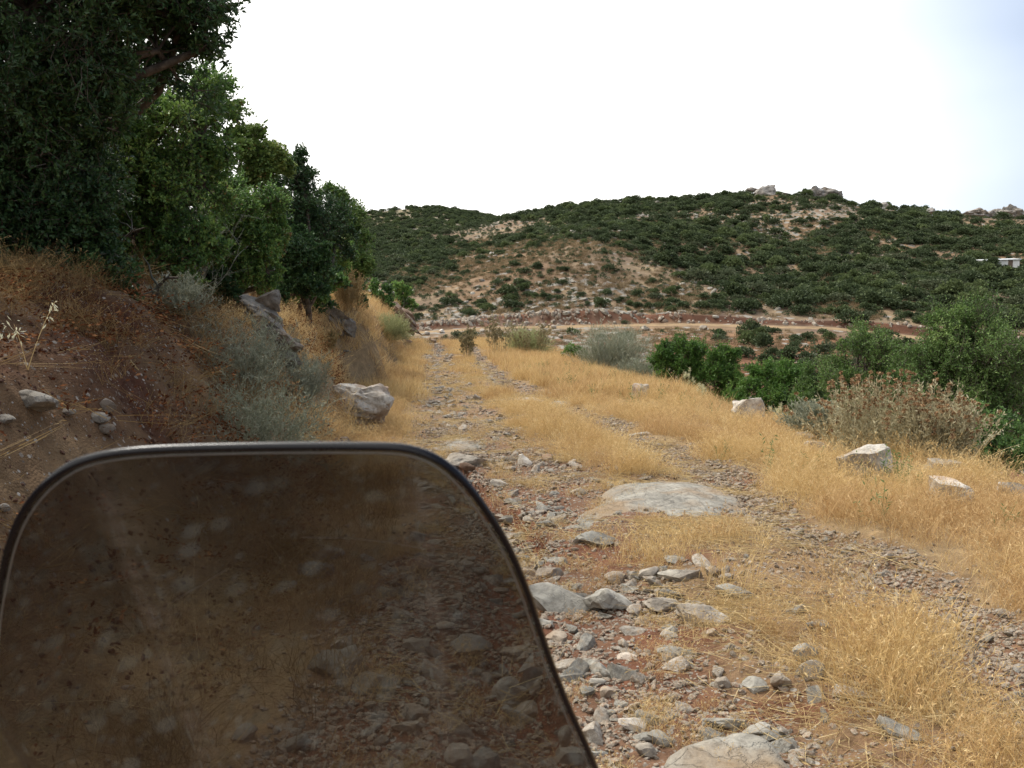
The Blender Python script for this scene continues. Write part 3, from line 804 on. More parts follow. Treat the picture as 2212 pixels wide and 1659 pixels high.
def outcrop(label, px, py, slabs, seed, mt='rock_shade'):
    """bedrock outcrop of several tilted beds; slabs: (px, py, width px, thickness px, tilt deg)"""
    p0 = hit(px, py)
    rt = root('rock_outcrop', p0, label, 'rock outcrop')
    for k, (qx, qy, wd, th, tl) in enumerate(slabs):
        p = at(qx, qy, p0[1] - .05 * k % .2)
        hw = wd / F * p0[1] / 2; hh = th / F * p0[1] / 2
        me = rock_mesh('rock_bed', seed + k, 4, M[mt], (hw * 1.3, hw * .9, hh * 1.5), cuts=14, disp=.12, lo=.42, hi=.8, freq=2.6)
        link('rock_bed', me, rt, loc=np.array(p) - p0 + np.array([0, hw * .05, 0]), rot=(R(-12), R(tl), random.uniform(-.3, .3)))
    return rt
outcrop('layered grey outcrop standing out of the left bank behind silver shrubs', 590, 760,
        [(565, 672, 88, 34, 34), (578, 694, 92, 30, 32), (592, 718, 90, 26, 28), (612, 742, 66, 26, 30), (585, 655, 40, 40, 60), (628, 745, 34, 24, 20), (560, 715, 60, 40, 40), (618, 772, 60, 30, 35)], 500)
outcrop('long weathered outcrop in the golden grass of the left bank', 738, 722,
        [(716, 678, 60, 20, 36), (735, 694, 62, 20, 40), (756, 708, 34, 24, 45), (722, 700, 52, 14, 38)], 520)
outcrop('steep reddish outcrop at the far end of the left bank', 868, 716,
        [(842, 672, 50, 16, 45), (858, 684, 56, 16, 46), (872, 694, 60, 16, 44), (888, 706, 44, 14, 42), (848, 660, 30, 16, 40), (882, 682, 40, 12, 48)], 540, 'cut_rock')
outcrop('pale rock face beside the small trunk on top of the bank', 520, 655, [(520, 628, 22, 36, 70), (524, 645, 24, 24, 60)], 560)

# --- loose stones of the track: candidates
def zone_rubble(x, y):
    s = lat(x, y) + .18 * fbm(x * 1.3, y * 1.3, 2, 3)
    L = sstep(-.15, .15, s - T_L0(y)) * sstep(.12, -.12, s - T_L1(y))
    Rr = sstep(-.1, .1, s - T_R0(y)) * sstep(.1, -.1, s - T_R1(y))
    mid = sstep(-.1, .1, s - T_L1(y)) * sstep(.1, -.1, s - T_R0(y))
    return L, Rr, mid
def sample_track(n, y0, y1, g):
    yy = y0 + (y1 - y0) * g.random(n) ** 1.0
    xx = T_XC(yy) + g.uniform(-2.9, 2.2, n)
    return xx, yy
g1 = np.random.default_rng(41)
xx, yy = sample_track(52000, 2.4, 46, g1)
L_, R_, Mi = zone_rubble(xx, yy)
clump = np.clip(.55 + .9 * fbm(xx * 1.2, yy * 1.2, 30, 3), .05, 1)
keep = g1.random(len(xx)) < np.clip(L_ * .85 * clump + R_ * .42 + Mi * .07 + .014, 0, 1) * np.where(yy < 12, 1, .5)
xx, yy = xx[keep], yy[keep]
big = g1.random(len(xx)) ** 5.0
sz = .013 + .062 * big
lr = lat(xx, yy) > .5
sz = np.where(lr, np.minimum(sz, .05) * .8, sz)
sz = sz * np.where(yy > 12, 1.25, 1)
zz = H(xx, yy)
pj = project(np.stack([xx, yy, zz], 1))
vis = (pj[0] > -30) & (pj[0] < 2250) & (pj[1] < 1700)
score = np.where(vis, sz / pj[2], 0)
# keep clear of the big slabs
for (cx, cy, rr) in [(hit(1412, 1095)[0], hit(1412, 1095)[1] + .3, .62)]:
    score = np.where(np.hypot(xx - cx, yy - cy) < rr, -1, score)
order = np.argsort(-score)
NIND = 225
ind = order[:NIND]; rest = order[NIND:]
rest = rest[score[rest] >= 0]
LAND = [(1213, 1322, 'the low grey boulder'), (1318, 1325, 'the humped grey stone'), (1522, 1352, 'the domed pale stone'), (1330, 1262, 'the left end of the stone row'), (1472, 1254, 'the long pale row stone'),
        (1543, 1246, 'the right end of the stone row'), (1590, 1292, 'the straw buried stone'), (1438, 1324, 'the layered whitish stone'), (1192, 1246, 'the red earth patch'), (1356, 1424, 'the lone white flat stone'),
        (1462, 1452, 'the chunky beige stone'), (1291, 1480, 'the slanted oval stone'), (1366, 1580, 'the hollow beige stone'), (1426, 1612, 'the large bottom slab'), (1340, 1640, 'the smaller bottom slab'),
        (1638, 1596, 'the wedge shaped stone'), (1635, 1496, 'the dark grey smooth stone'), (1690, 1490, 'the pale block'), (1762, 1468, 'the stone pair in straw'), (2022, 1372, 'the white rut stone'), (1939, 1298, 'the small white rut stone'),
        (1134, 1006, 'the tall white stone'), (1190, 1010, 'the white round stone'), (985, 950, 'the flat slab in the left rut'), (1000, 1012, 'the pale sloping slab'), (1125, 862, 'the farthest flat slab'), (1200, 870, 'the flat white slab'),
        (1385, 942, 'the flat stone in the right rut'), (1412, 1090, 'the broad flat slab'), (1288, 1178, 'the half buried flat stone'), (1098, 1140, 'the red earth step'), (676, 1246, 'the blue grey stone behind the windscreen'),
        (728, 1470, 'the cracked rock behind the windscreen'), (905, 1172, 'the upper rubble behind the windscreen'), (1110, 1424, 'the right edge of the windscreen'), (1108, 1520, 'the large block behind the windscreen'),
        (994, 1656, 'the round stone behind the windscreen'), (893, 1556, 'the flat beige stone behind the windscreen'), (1010, 1420, 'the grey block behind the windscreen'), (960, 850, 'the far left wheel rut'), (1640, 1120, 'the right side of the broad slab'), (1850, 1200, 'the right wheel rut'), (900, 1040, 'the top of the windscreen')]
LW = np.array([hit(a, b)[:2] for a, b, c in LAND])
todo = []
for i in ind:
    x, y = float(xx[i]), float(yy[i]); s_ = float(sz[i])
    me = PROTO_ROCK_H[int(g1.integers(len(PROTO_ROCK_H)))] if s_ / y > .007 else PROTO_ROCK[int(g1.integers(len(PROTO_ROCK)))]
    st = float(g1.choice([.75, 1.0, 1.35])); lo_ = float(g1.choice([1.0, 1.3]))
    o = link('stone', me, loc=(x, y, float(zz[i]) + s_ * .06), rot=(g1.normal() * .2, g1.normal() * .2, g1.random() * 6.3), scl=(s_ * lo_, s_, s_ * st))
    near = LAND[int(np.argmin(np.hypot(LW[:, 0] - x, (LW[:, 1] - y) * (4.5 / max(y, 4.5)))))][2]
    colr = 'grey' if me.materials[0].name.startswith('grey') else 'beige'
    shp = 'blocky' if st > 1.1 else 'flat' if st < .9 else 'rounded'
    szw = 'large' if s_ > .055 else 'middling' if s_ > .035 else 'small'
    todo.append((o, f"{szw} {shp} {colr} loose stone by {near}", f"loose stones by {near}"))
    tag(o, None, 'stone')
single_out(todo)

# ------------------------------------------------------------------ scatter by geometry nodes (only for what nobody counts)
def scatter(name, label, P, rot, scl, pick, protos, group=None, kind='stuff'):
    me = bpy.data.meshes.new(name)
    me.vertices.add(len(P)); me.vertices.foreach_set('co', np.asarray(P, np.float32).ravel())
    a = me.attributes.new('rot', 'FLOAT_VECTOR', 'POINT'); a.data.foreach_set('vector', np.asarray(rot, np.float32).ravel())
    a = me.attributes.new('scl', 'FLOAT_VECTOR', 'POINT'); a.data.foreach_set('vector', np.asarray(scl, np.float32).ravel())
    a = me.attributes.new('pick', 'INT', 'POINT'); a.data.foreach_set('value', np.asarray(pick, np.int32))
    me.update()
    o = link(name, me)
    ng = bpy.data.node_groups.new(name + '_nodes', 'GeometryNodeTree')
    ng.interface.new_socket('Geometry', in_out='INPUT', socket_type='NodeSocketGeometry')
    ng.interface.new_socket('Geometry', in_out='OUTPUT', socket_type='NodeSocketGeometry')
    N, Lk = ng.nodes, ng.links
    gi = N.new('NodeGroupInput'); go = N.new('NodeGroupOutput')
    jn = N.new('GeometryNodeJoinGeometry')
    for pm in reversed(protos):
        po = bpy.data.objects.new(pm.name + '_source', pm)
        oi = N.new('GeometryNodeObjectInfo'); oi.inputs[0].default_value = po; oi.inputs['As Instance'].default_value = False
        gt = N.new('GeometryNodeGeometryToInstance'); Lk.new(oi.outputs['Geometry'], gt.inputs[0]); Lk.new(gt.outputs[0], jn.inputs[0])
    ip = N.new('GeometryNodeInstanceOnPoints')
    Lk.new(gi.outputs[0], ip.inputs['Points']); Lk.new(jn.outputs[0], ip.inputs['Instance'])
    ip.inputs['Pick Instance'].default_value = True
    def attr(nm, ty):
        q = N.new('GeometryNodeInputNamedAttribute'); q.data_type = ty; q.inputs[0].default_value = nm
        return [s for s in q.outputs if s.enabled][0] if any(s.enabled for s in q.outputs) else q.outputs[0]
    Lk.new(attr('pick', 'INT'), ip.inputs['Instance Index'])
    er = N.new('FunctionNodeEulerToRotation'); Lk.new(attr('rot', 'FLOAT_VECTOR'), er.inputs[0]); Lk.new(er.outputs[0], ip.inputs['Rotation'])
    Lk.new(attr('scl', 'FLOAT_VECTOR'), ip.inputs['Scale'])
    Lk.new(ip.outputs[0], go.inputs[0])
    md = o.modifiers.new('scatter', 'NODES'); md.node_group = ng
    for p in protos:
        for mt in p.materials:
            if mt.name not in [q.name for q in me.materials]: me.materials.append(mt)
    tag(o, label, group=group, kind=kind)
    return o

n = len(rest)
scatter('rubble', 'mass of small limestone rubble lying in the wheel ruts',
        np.stack([xx[rest], yy[rest], zz[rest] + sz[rest] * .15], 1), np.stack([g1.normal(0, .3, n), g1.normal(0, .3, n), g1.random(n) * 6.3], 1),
        np.repeat(sz[rest][:, None], 3, 1), g1.integers(0, len(PROTO_ROCK), n), PROTO_ROCK)
# gravel
gx, gy = [], []
for (y0, y1, N_) in ((2.3, 7, 70000), (7, 14, 60000), (14, 44, 40000)):
    a, b = sample_track(N_, y0, y1, g1); gx.append(a); gy.append(b)
gx = np.concatenate(gx); gy = np.concatenate(gy)
L_, R_, Mi = zone_rubble(gx, gy)
cl = np.clip(.6 + .9 * fbm(gx * 1.6, gy * 1.6, 50, 3), .08, 1)
k = g1.random(len(gx)) < np.clip(L_ * .9 * cl + R_ * .85 + Mi * .12 + .02, 0, 1)
gx, gy = gx[k], gy[k]; n = len(gx)
gs = (.005 + .016 * g1.random(n) ** 2.2) * np.where(gy > 14, 1.9, np.where(gy > 7, 1.35, 1))
scatter('gravel', 'fine reddish and grey gravel on the track', np.stack([gx, gy, H(gx, gy) + gs * .2], 1),
        np.stack([g1.normal(0, .4, n), g1.normal(0, .4, n), g1.random(n) * 6.3], 1), np.repeat(gs[:, None], 3, 1), g1.integers(0, len(PROTO_GRAVEL), n), PROTO_GRAVEL)

# ------------------------------------------------------------------ grass
def grass_clump(seed, n, rad, h, wid, lean, curve, mat, heads=0, flat=False):
    g = np.random.default_rng(seed)
    rr = rad * np.sqrt(g.random(n)); th = g.random(n) * 6.283
    B = np.stack([rr * np.cos(th), rr * np.sin(th), np.full(n, -.015)], 1)
    az_ = g.random(n) * 6.283
    hh = h * g.uniform(.45, 1.1, n)
    ln = np.abs(g.normal(0, lean, n)) if not flat else g.uniform(1.2, 1.5, n)
    D = np.stack([np.cos(az_) * np.sin(ln), np.sin(az_) * np.sin(ln), np.cos(ln)], 1)
    K = 4
    t = np.linspace(0, 1, K)[None, :, None]
    C = np.stack([np.cos(az_ + g.normal(0, .6, n)), np.sin(az_), np.full(n, -.35)], 1) * (curve * hh * g.uniform(.3, 1.4, n))[:, None]
    P = B[:, None] + D[:, None] * hh[:, None, None] * t + C[:, None] * t ** 2
    if flat: P[..., 2] = np.maximum(P[..., 2], .004 + .03 * g.random((n, 1)))
    W = wid * np.array([1, .9, .65, .2])[None] * g.uniform(.7, 1.3, (n, 1))
    tint = np.clip(g.normal(.5, .22, n), 0, 1)
    b = Bag(); b.add(ribbons(P, W, g, tint))
    if heads:
        idx = g.choice(n, int(n * heads), replace=False)
        for q in range(3):
            c = P[idx, -1] * (1 - .12 * q) + P[idx, -2] * (.12 * q)
            b.add(leaves(c, unit(P[idx, -1] - P[idx, -2]) + g.normal(0, .5, (len(idx), 3)), .022 * g.uniform(.7, 1.4, len(idx)), .005, g, np.clip(tint[idx] + .15, 0, 1), up=0))
    return b.mesh('grass_clump', mat)
def proto_set(kinds):
    return [grass_clump(*k) for k in kinds]
# seed n rad h wid lean curve mat heads flat
PG_FINE = [grass_clump(700 + i, 120, .19, .15 + .028 * i, .0012, .40, .35, M['grass' if i % 3 else 'grass_orange'], .5) for i in range(6)]
PG_TALL = [grass_clump(720 + i, 90, .22, .28 + .04 * i, .0013, .55, .55, M['grass'], .55) for i in range(5)]
PG_ORANGE = [grass_clump(740 + i, 100, .2, .18 + .04 * i, .0013, .42, .35, M['grass_orange'], .5) for i in range(4)]
PG_FLAT = [grass_clump(760 + i, 34, .16, .20, .0013, .3, .35, M['straw'], .15, True) for i in range(5)]
PG_DULL = [grass_clump(780 + i, 80, .18, .26 + .05 * i, .0013, .45, .5, M['grass_dull'], .4) for i in range(4)]
PG_FAR = [grass_clump(800 + i, 90, .25, .26, .0030, .30, .25, M['grass' if i % 2 else 'grass_orange'], 0) for i in range(4)]
PG_WISP = [grass_clump(820 + i, 14, .22, .62, .0012, .45, .8, M['straw'], .7) for i in range(4)]

def scat_grass(name, label, x, y, protos, smin, smax, g, group=None, slope=True):
    n = len(x)
    z = H(x, y)
    sc = g.uniform(smin, smax, n)
    e = .08
    tx = (H(x, y + e) - H(x, y - e)) / (2 * e); ty = -(H(x + e, y) - H(x - e, y)) / (2 * e)
    rot = np.stack([np.arctan(tx) * .5 + g.normal(0, .08, n), np.arctan(ty) * .5 + g.normal(0, .08, n), g.random(n) * 6.283], 1)
    scatter(name, label, np.stack([x, y, z], 1), rot, np.stack([sc, sc, sc * g.uniform(.75, 1.2, n)], 1), g.integers(0, len(protos), n), protos)

g2 = np.random.default_rng(77)
BIGROCKS = [(hit(1412, 1095)[0], hit(1412, 1095)[1] + .25, .66), (hit(762, 900)[0], hit(762, 900)[1] + .25, .5)]
for (_, px, py, wd, asp, dep, mt) in VERGE:
    p = hit(px, py); hw_ = wd / F * p[1] / 2
    BIGROCKS.append((p[0], p[1] + .2 * hw_, hw_ * .95))
    BIGROCKS.append((p[0] - p[0] / p[1] * (hw_ + .1), p[1] - hw_ - .1, hw_ * .9)); BIGROCKS.append((p[0] - p[0] / p[1] * (hw_ * 1.5 + .3), p[1] - hw_ * 1.5 - .3, hw_ * .7))
def clear(x, y):
    m = np.ones(len(x), bool)
    for (a, b, r) in BIGROCKS: m &= np.hypot(x - a, y - b) > r
    return m
def area(n, x0, x1, y0, y1):
    return g2.uniform(x0, x1, n), g2.uniform(y0, y1, n)
def verge_mask(x, y):
    s = lat(x, y) + .22 * fbm(x * 1.3, y * 1.3, 2, 3)
    right = sstep(-.05, .3, s - T_R1(y)) * sstep(1.6, .6, s - T_EDGE(y))
    left = sstep(.1, -.25, s - T_L0(y)) * sstep(-2.8, -1.4, -(T_TOE(y) - s))
    mid = sstep(-.08, .12, s - T_L1(y) - .05) * sstep(.08, -.12, s - T_R0(y) + .05)
    return left, mid, right
# right verge
X = []; Y = []
for (y0, y1, dens) in ((1.5, 8, 46), (8, 16, 32), (16, 30, 22), (30, 50, 14)):
    x, y = area(int(dens * (y1 - y0) * 6.5), 0, 1, y0, y1)
    x = T_XC(y) + 1.0 + x * 6.5
    X.append(x); Y.append(y)
x = np.concatenate(X); y = np.concatenate(Y)
_, _, rm = verge_mask(x, y)
k = (g2.random(len(x)) < rm * np.clip(.70 + 1.1 * fbm(x * 1.1, y * 1.1, 61, 4), .06, 1)) & clear(x, y)
x, y = x[k], y[k]
sel = fbm(x * .45, y * .45, 22, 3) + .25 * sstep(8, 18, y)
near_tall = (sel < .15) & (g2.random(len(x)) < .55 * sstep(12, 5, y) + .12)
orange = (~near_tall) & (sel > .12)
fine = ~near_tall & ~orange
far = y > 17
scat_grass('grass', 'fine golden dry grass on the right verge', x[fine & ~far], y[fine & ~far], PG_FINE, .8, 1.3, g2)
scat_grass('grass', 'reddish dry grass patches on the right verge', x[orange & ~far], y[orange & ~far], PG_ORANGE, .7, 1.2, g2)
scat_grass('grass', 'taller tangled dry grass close by on the right verge', x[near_tall & ~far], y[near_tall & ~far], PG_TALL, .7, 1.15, g2)
scat_grass('grass', 'dry grass at the far end of the right verge', x[far], y[far], PG_FAR, .9, 1.5, g2)
# strip between the ruts
X = []; Y = []
for (y0, y1, dens) in ((1.5, 9, 75), (9, 18, 42), (18, 46, 16)):
    x, y = area(int(dens * (y1 - y0) * 1.8), -.7, 1.1, y0, y1)
    X.append(T_XC(y) + x); Y.append(y)
x = np.concatenate(X); y = np.concatenate(Y)
_, mm, _ = verge_mask(x, y)
gap = (np.hypot((x - 1.1) / .9, (y - 7.4) / 1.3) < 1)
k = (g2.random(len(x)) < mm * np.clip(.62 + .9 * fbm(x * 1.2, y * .8, 71, 3), .06, 1)) & clear(x, y) & ~gap
x, y = x[k], y[k]; far = y > 17
scat_grass('grass', 'low golden grass strip between the wheel ruts', x[~far], y[~far], PG_FINE, .6, 1.2, g2)
scat_grass('grass', 'far part of the grass strip between the wheel ruts', x[far], y[far], PG_FAR, .6, 1.0, g2)
# left toe and bank beyond 9 m
X = []; Y = []
for (y0, y1, dens) in ((1.5, 8, 20), (8, 17, 28), (17, 45, 15)):
    x, y = area(int(dens * (y1 - y0) * 6.5), -7.5, -1.0, y0, y1)
    X.append(T_XC(y) + x); Y.append(y)
x = np.concatenate(X); y = np.concatenate(Y)
s = lat(x, y)
lm = sstep(.1, -.2, s + .2 * fbm(x, y, 2, 3) - T_L0(y)) * sstep(-5.2, -4.2, s + .5 * fbm(x * .6, y * .6, 5, 2))
k = (g2.random(len(x)) < lm * np.clip(.75 + .6 * fbm(x * .7, y * .7, 81, 3), .1, 1)) & clear(x, y)
x, y = x[k], y[k]; s = lat(x, y)
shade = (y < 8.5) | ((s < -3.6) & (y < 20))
rr_ = g2.random(len(x))
k1 = ~shade & (y < 17); k2 = ~shade & (y >= 17)
scat_grass('grass', 'golden dry grass along the foot of the left bank', x[k1 & (rr_ < .6)], y[k1 & (rr_ < .6)], PG_FINE, .7, 1.15, g2)
scat_grass('grass', 'reddish dry grass on the left bank', x[k1 & (rr_ >= .6)], y[k1 & (rr_ >= .6)], PG_ORANGE, .6, 1.0, g2)
scat_grass('grass', 'dry grass on the far left bank', x[k2], y[k2], PG_FAR, .8, 1.3, g2)
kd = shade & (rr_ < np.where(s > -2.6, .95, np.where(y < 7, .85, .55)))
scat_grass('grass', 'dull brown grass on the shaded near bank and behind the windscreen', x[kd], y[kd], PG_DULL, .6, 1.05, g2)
# flattened straw over the rubble
x, y = area(9500, -2.4, 1.8, 2.3, 30); x = T_XC(y) + x
L_, R_, Mi = zone_rubble(x, y)
k = (g2.random(len(x)) < np.clip(L_ * .20 + R_ * .28 + Mi * .75, 0, 1) * np.clip(.6 + fbm(x * 1.5, y * 1.5, 91, 3), .1, 1.2)) & clear(x, y)
x, y = x[k], y[k]
scat_grass('straw', 'flattened straw strewn over stones and strip', x, y, PG_FLAT, .6, 1.2, g2)
# small tufts in the rubble
x, y = area(2200, -2.0, .2, 2.5, 36); x = T_XC(y) + x
k = g2.random(len(x)) < .32; x, y = x[k], y[k]
scat_grass('grass', 'small dry tufts between the stones of the track', x, y, PG_FINE, .28, .6, g2)
# wisps
x, y = area(420, .9, 5.2, 2.5, 16); x = T_XC(y) + x
x = np.concatenate([x, T_XC(np.linspace(3, 9, 90)) - g2.uniform(2.2, 2.8, 90)]); y = np.concatenate([y, np.linspace(3, 9, 90)])
scat_grass('dry_stalks', 'single long dry stalks standing above the grass', x, y, PG_WISP, .4, .8, g2)
# slope beyond the verge
x, y = area(5200, 4.2, 14, 4, 42); x = T_XC(y) + x
k = g2.random(len(x)) < .5 * np.clip(.6 + fbm(x * .5, y * .5, 5, 3), .1, 1); x, y = x[k], y[k]
scat_grass('grass', 'brown grass on the slope below the right verge', x, y, PG_DULL, .9, 1.5, g2)
# grass of valley side and brown spur
def far_area(n, px0, px1, r0, r1):
    r = np.sqrt(g2.uniform(r0 ** 2, r1 ** 2, n)); u = (g2.uniform(px0, px1, n) - CX) / F
    c = 1 / np.sqrt(1 + u * u)
    return r * c * u, r * c
def dry_tussock(seed):
    return grass_clump(seed, 60, .35, .34, .012, .6, .3, M['tussock'], 0)
PG_TUS = [dry_tussock(840 + i) for i in range(4)]
x, y = far_area(9000, 850, 2300, 45, 107)
k = g2.random(len(x)) < .55 * np.clip(.5 + fbm(x * .12, y * .12, 5, 3), .1, 1); x, y = x[k], y[k]
scat_grass('grass', 'tussocks on the brown valley side below the far road', x, y, PG_TUS, .6, 1.3, g2)
x, y = far_area(16000, 780, 1900, 115, 200)
k = g2.random(len(x)) < .8 * np.clip(.5 + fbm(x * .1, y * .1, 15, 3), .1, 1); x, y = x[k], y[k]
scat_grass('grass', 'dry tussocks on the brown spur above the far road', x, y, PG_TUS, .8, 1.7, g2)

# leaf litter on the near bank
def litter_patch(seed, n=60):
    g = np.random.default_rng(seed)
    C = np.stack([g.uniform(-.2, .2, n), g.uniform(-.2, .2, n), g.uniform(0, .02, n)], 1)
    D = rdir(n, g) * np.array([1, 1, .35])
    b = Bag(); b.add(leaves(C, D, g.uniform(.018, .036, n), .014, g, np.clip(g.normal(.45, .28, n), 0, 1), up=1.2))
    return b.mesh('leaf_litter', M['litter'])
PL = [litter_patch(860 + i) for i in range(4)]
x, y = area(5200, -8.5, -1.9, 1.5, 17); x = T_XC(y) + x
s = lat(x, y)
k = g2.random(len(x)) < .8 * sstep(-2.2, -2.9, s) * np.clip(.7 + .6 * fbm(x, y, 33, 3), .15, 1); x, y = x[k], y[k]
scat_grass('fallen_leaves', 'reddish brown fallen leaves on the left earth bank', x, y, PL, .8, 1.3, g2)
x, y = area(900, -7.5, -1.9, 1.5, 12); x = T_XC(y) + x
k = (g2.random(len(x)) < .5) & (lat(x, y) < -2.3); x, y = x[k], y[k]
scat_grass('straw', 'loose straw and dead stems lying on the left earth bank', x, y, [grass_clump(790 + i, 22, .2, .22, .0014, .3, .4, M['grass_dull'], .1, True) for i in range(3)], .8, 1.4, g2)
# crumbly clods and little stones of the bank
M['clod'] = rock_material('red_earth_clods', (.05, .022, .013), (.095, .045, .028), (.17, .10, .07), (.13, .06, .035), .6, 1.4, .3)
PCL = [rock_mesh('clod_shape', 1300 + i, 1, M['clod'], (1, .8, .6), smooth=False, cuts=5, disp=.12, lo=.6) for i in range(5)]
x, y = area(26000, -8, -1.9, 1.5, 14); x = T_XC(y) + x
k = (lat(x, y) < -2.35) & (g2.random(len(x)) < np.clip(.5 + .9 * fbm(x * 1.4, y * 1.4, 19, 3), .05, 1)); x, y = x[k], y[k]; n = len(x)
ss = .004 + .016 * g2.random(n) ** 3
scatter('earth_crumbs', 'red brown earth crumbs and small stones on the left bank', np.stack([x, y, H(x, y)], 1), g2.random((n, 3)) * 6.28, np.repeat(ss[:, None], 3, 1), g2.integers(0, 5, n), PCL)
# small green herbs in the verge
def herb(seed):
    g = np.random.default_rng(seed); b = Bag(); n = 5
    B = g.normal(0, .03, (n, 3)); B[:, 2] = 0
    D = unit(rdir(n, g) * .45 + np.array([0, 0, 1]))
    hh = g.uniform(.12, .26, n)
    t = np.linspace(0, 1, 3)[None, :, None]
    P = B[:, None] + D[:, None] * hh[:, None, None] * t
    b.add(ribbons(P, np.full((n, 3), .0012), g, np.full(n, .4)))
    for q in range(9):
        f = (q + 1) / 9.0
        b.add(leaves(B + D * hh[:, None] * f, rdir(n, g) * .8 + D * .5, .035, .009, g, g.uniform(.3, .9, n)))
    return b.mesh('herb', M['herb'])
PH = [herb(880 + i) for i in range(3)]
x, y = area(420, 1.3, 4.6, 5, 26); x = T_XC(y) + x
k = g2.random(len(x)) < .55 * sstep(-.1, .4, fbm(x * .6, y * .6, 12, 2)); x, y = x[k], y[k]
scat_grass('weeds', 'little green herbs among the golden grass of the right verge', x, y, PH, .8, 1.5, g2)

# ------------------------------------------------------------------ trees and leafy shrubs
def leafy(name, cat, label, base, lobes, mat, twigs, leaf, wid, per=14, up=.25, trunk_r=.07, group=None, seed=1, subs=13, open_=.0, sprig=0, bark='bark'):
    """base: world foot; lobes: (x, y, z, r) world. Root > trunk, limb..., branches, crown"""
    g = np.random.default_rng(seed)
    base = np.asarray(base, float)
    lob = np.asarray(lobes, float)
    rt = root(name, base, label, cat, group)
    Rt = lob[:, 3] ** 2 / np.sum(lob[:, 3] ** 2)
    crown = Bag(); br = Bag()
    cen = np.average(lob[:, :3], axis=0, weights=Rt)
    top = base * .35 + cen * .65
    bend = g.normal(0, .12, 3) * np.linalg.norm(top - base); bend[2] = 0
    ts = np.linspace(0, 1, 7)[:, None]
    pth = base + (top - base) * ts + bend * np.sin(ts * np.pi) * .6
    pth[0, 2] -= .25
    V, Q, T = tube(pth - base, trunk_r * np.linspace(1.25, .7, 7), 8)
    link('trunk', np_mesh('trunk', V, Q, M[bark], True), rt)
    for li, (lx, ly, lz, lr) in enumerate(lob):
        C = np.array([lx, ly, lz])
        st = pth[int(g.integers(3, 7))]
        ts = np.linspace(0, 1, 6)[:, None]
        bd = g.normal(0, .1, 3) * np.linalg.norm(C - st)
        lp = st + (C - st) * ts + bd * np.sin(ts * np.pi)
        V, Q, T = tube(lp - base, trunk_r * np.linspace(.62, .22, 6), 6)
        link('limb', np_mesh('limb', V, Q, M[bark], True), rt)
        d = rdir(subs, g)
        d[:, 2] = np.abs(d[:, 2]) * np.where(g.random(subs) < .65, 1, -1)
        sc_ = C + d * lr * g.uniform(.35, .86, (subs, 1)); sr = lr * g.uniform(.3, .55, subs)
        st_ = g.normal(0, .13, subs)
        sp = np.stack([np.repeat(C[None], subs, 0), C + (sc_ - C) * .55 + g.normal(0, .06 * lr, (subs, 3)), sc_], 1)
        for q in range(2):
            br.add(ribbons(sp, np.tile(np.array([.014, .010, .005]) * (lr / .6) ** .5, (subs, 1)), g, np.full(subs, .3)))
        nt_ = max(int(1.35 * twigs * Rt[li]), 10)
        w_ = sr ** 2 / np.sum(sr ** 2)
        si = g.choice(subs, nt_, p=w_)
        dirs = unit(rdir(nt_, g) + .45 * unit(sc_[si] - C) + np.array([0, 0, up]))
        start = sc_[si] + g.normal(0, .22, (nt_, 3)) * sr[si][:, None]
        ln = sr[si] * g.uniform(.55, 1.05, nt_)
        if sprig:
            m = g.random(nt_) < .10
            dirs[m] = unit(dirs[m] * .4 + np.array([0, 0, 1.0])); ln[m] *= 1 + sprig
        cv = g.normal(0, .12, (nt_, 3)) * ln[:, None]
        tp = np.stack([start, start + dirs * ln[:, None] * .5 + cv, start + dirs * ln[:, None]], 1)
        br.add(ribbons(tp, np.tile(np.array([.004, .003, .0012]), (nt_, 1)), g, np.full(nt_, .2)))
        tt = st_[si] + g.normal(0, .05, nt_)
        for q in range(per):
            f = .18 + .82 * (q + g.random(nt_) * .7) / per
            f = np.minimum(f, 1)[:, None]
            pos = (tp[:, 0] * (1 - f) ** 2 + 2 * (2 * tp[:, 1] - .5 * tp[:, 0] - .5 * tp[:, 2]) * f * (1 - f) + tp[:, 2] * f ** 2)
            ld_ = dirs * .55 + rdir(nt_, g) * .9
            tint = np.clip(.46 + tt + .14 * (f[:, 0] - .5) + g.normal(0, .13, nt_), 0, .97)
            tint = np.where(g.random(nt_) < .012, 1.0, tint)
            crown.add(leaves(pos, ld_, leaf * g.uniform(.65, 1.2, nt_), wid * g.uniform(.75, 1.2, nt_), g, tint, up=.7))
    tag(link('branches', br.mesh('branches', M['twig' if bark == 'twig' else 'bark'], base), rt), kind='stuff')
    tag(link('crown', crown.mesh('crown', M[mat], base), rt), kind='stuff')
    return rt
def lobes_px(L):
    o = []
    for (px, py, d, r) in L:
        p = at(px, py, d); o.append((p[0], p[1], p[2], 1.16 * r / F * d))
    return o
def foot(px, d, dx=0):
    x = (px - CX) / F * d + dx
    return np.array([x, d, float(H(x, d))])

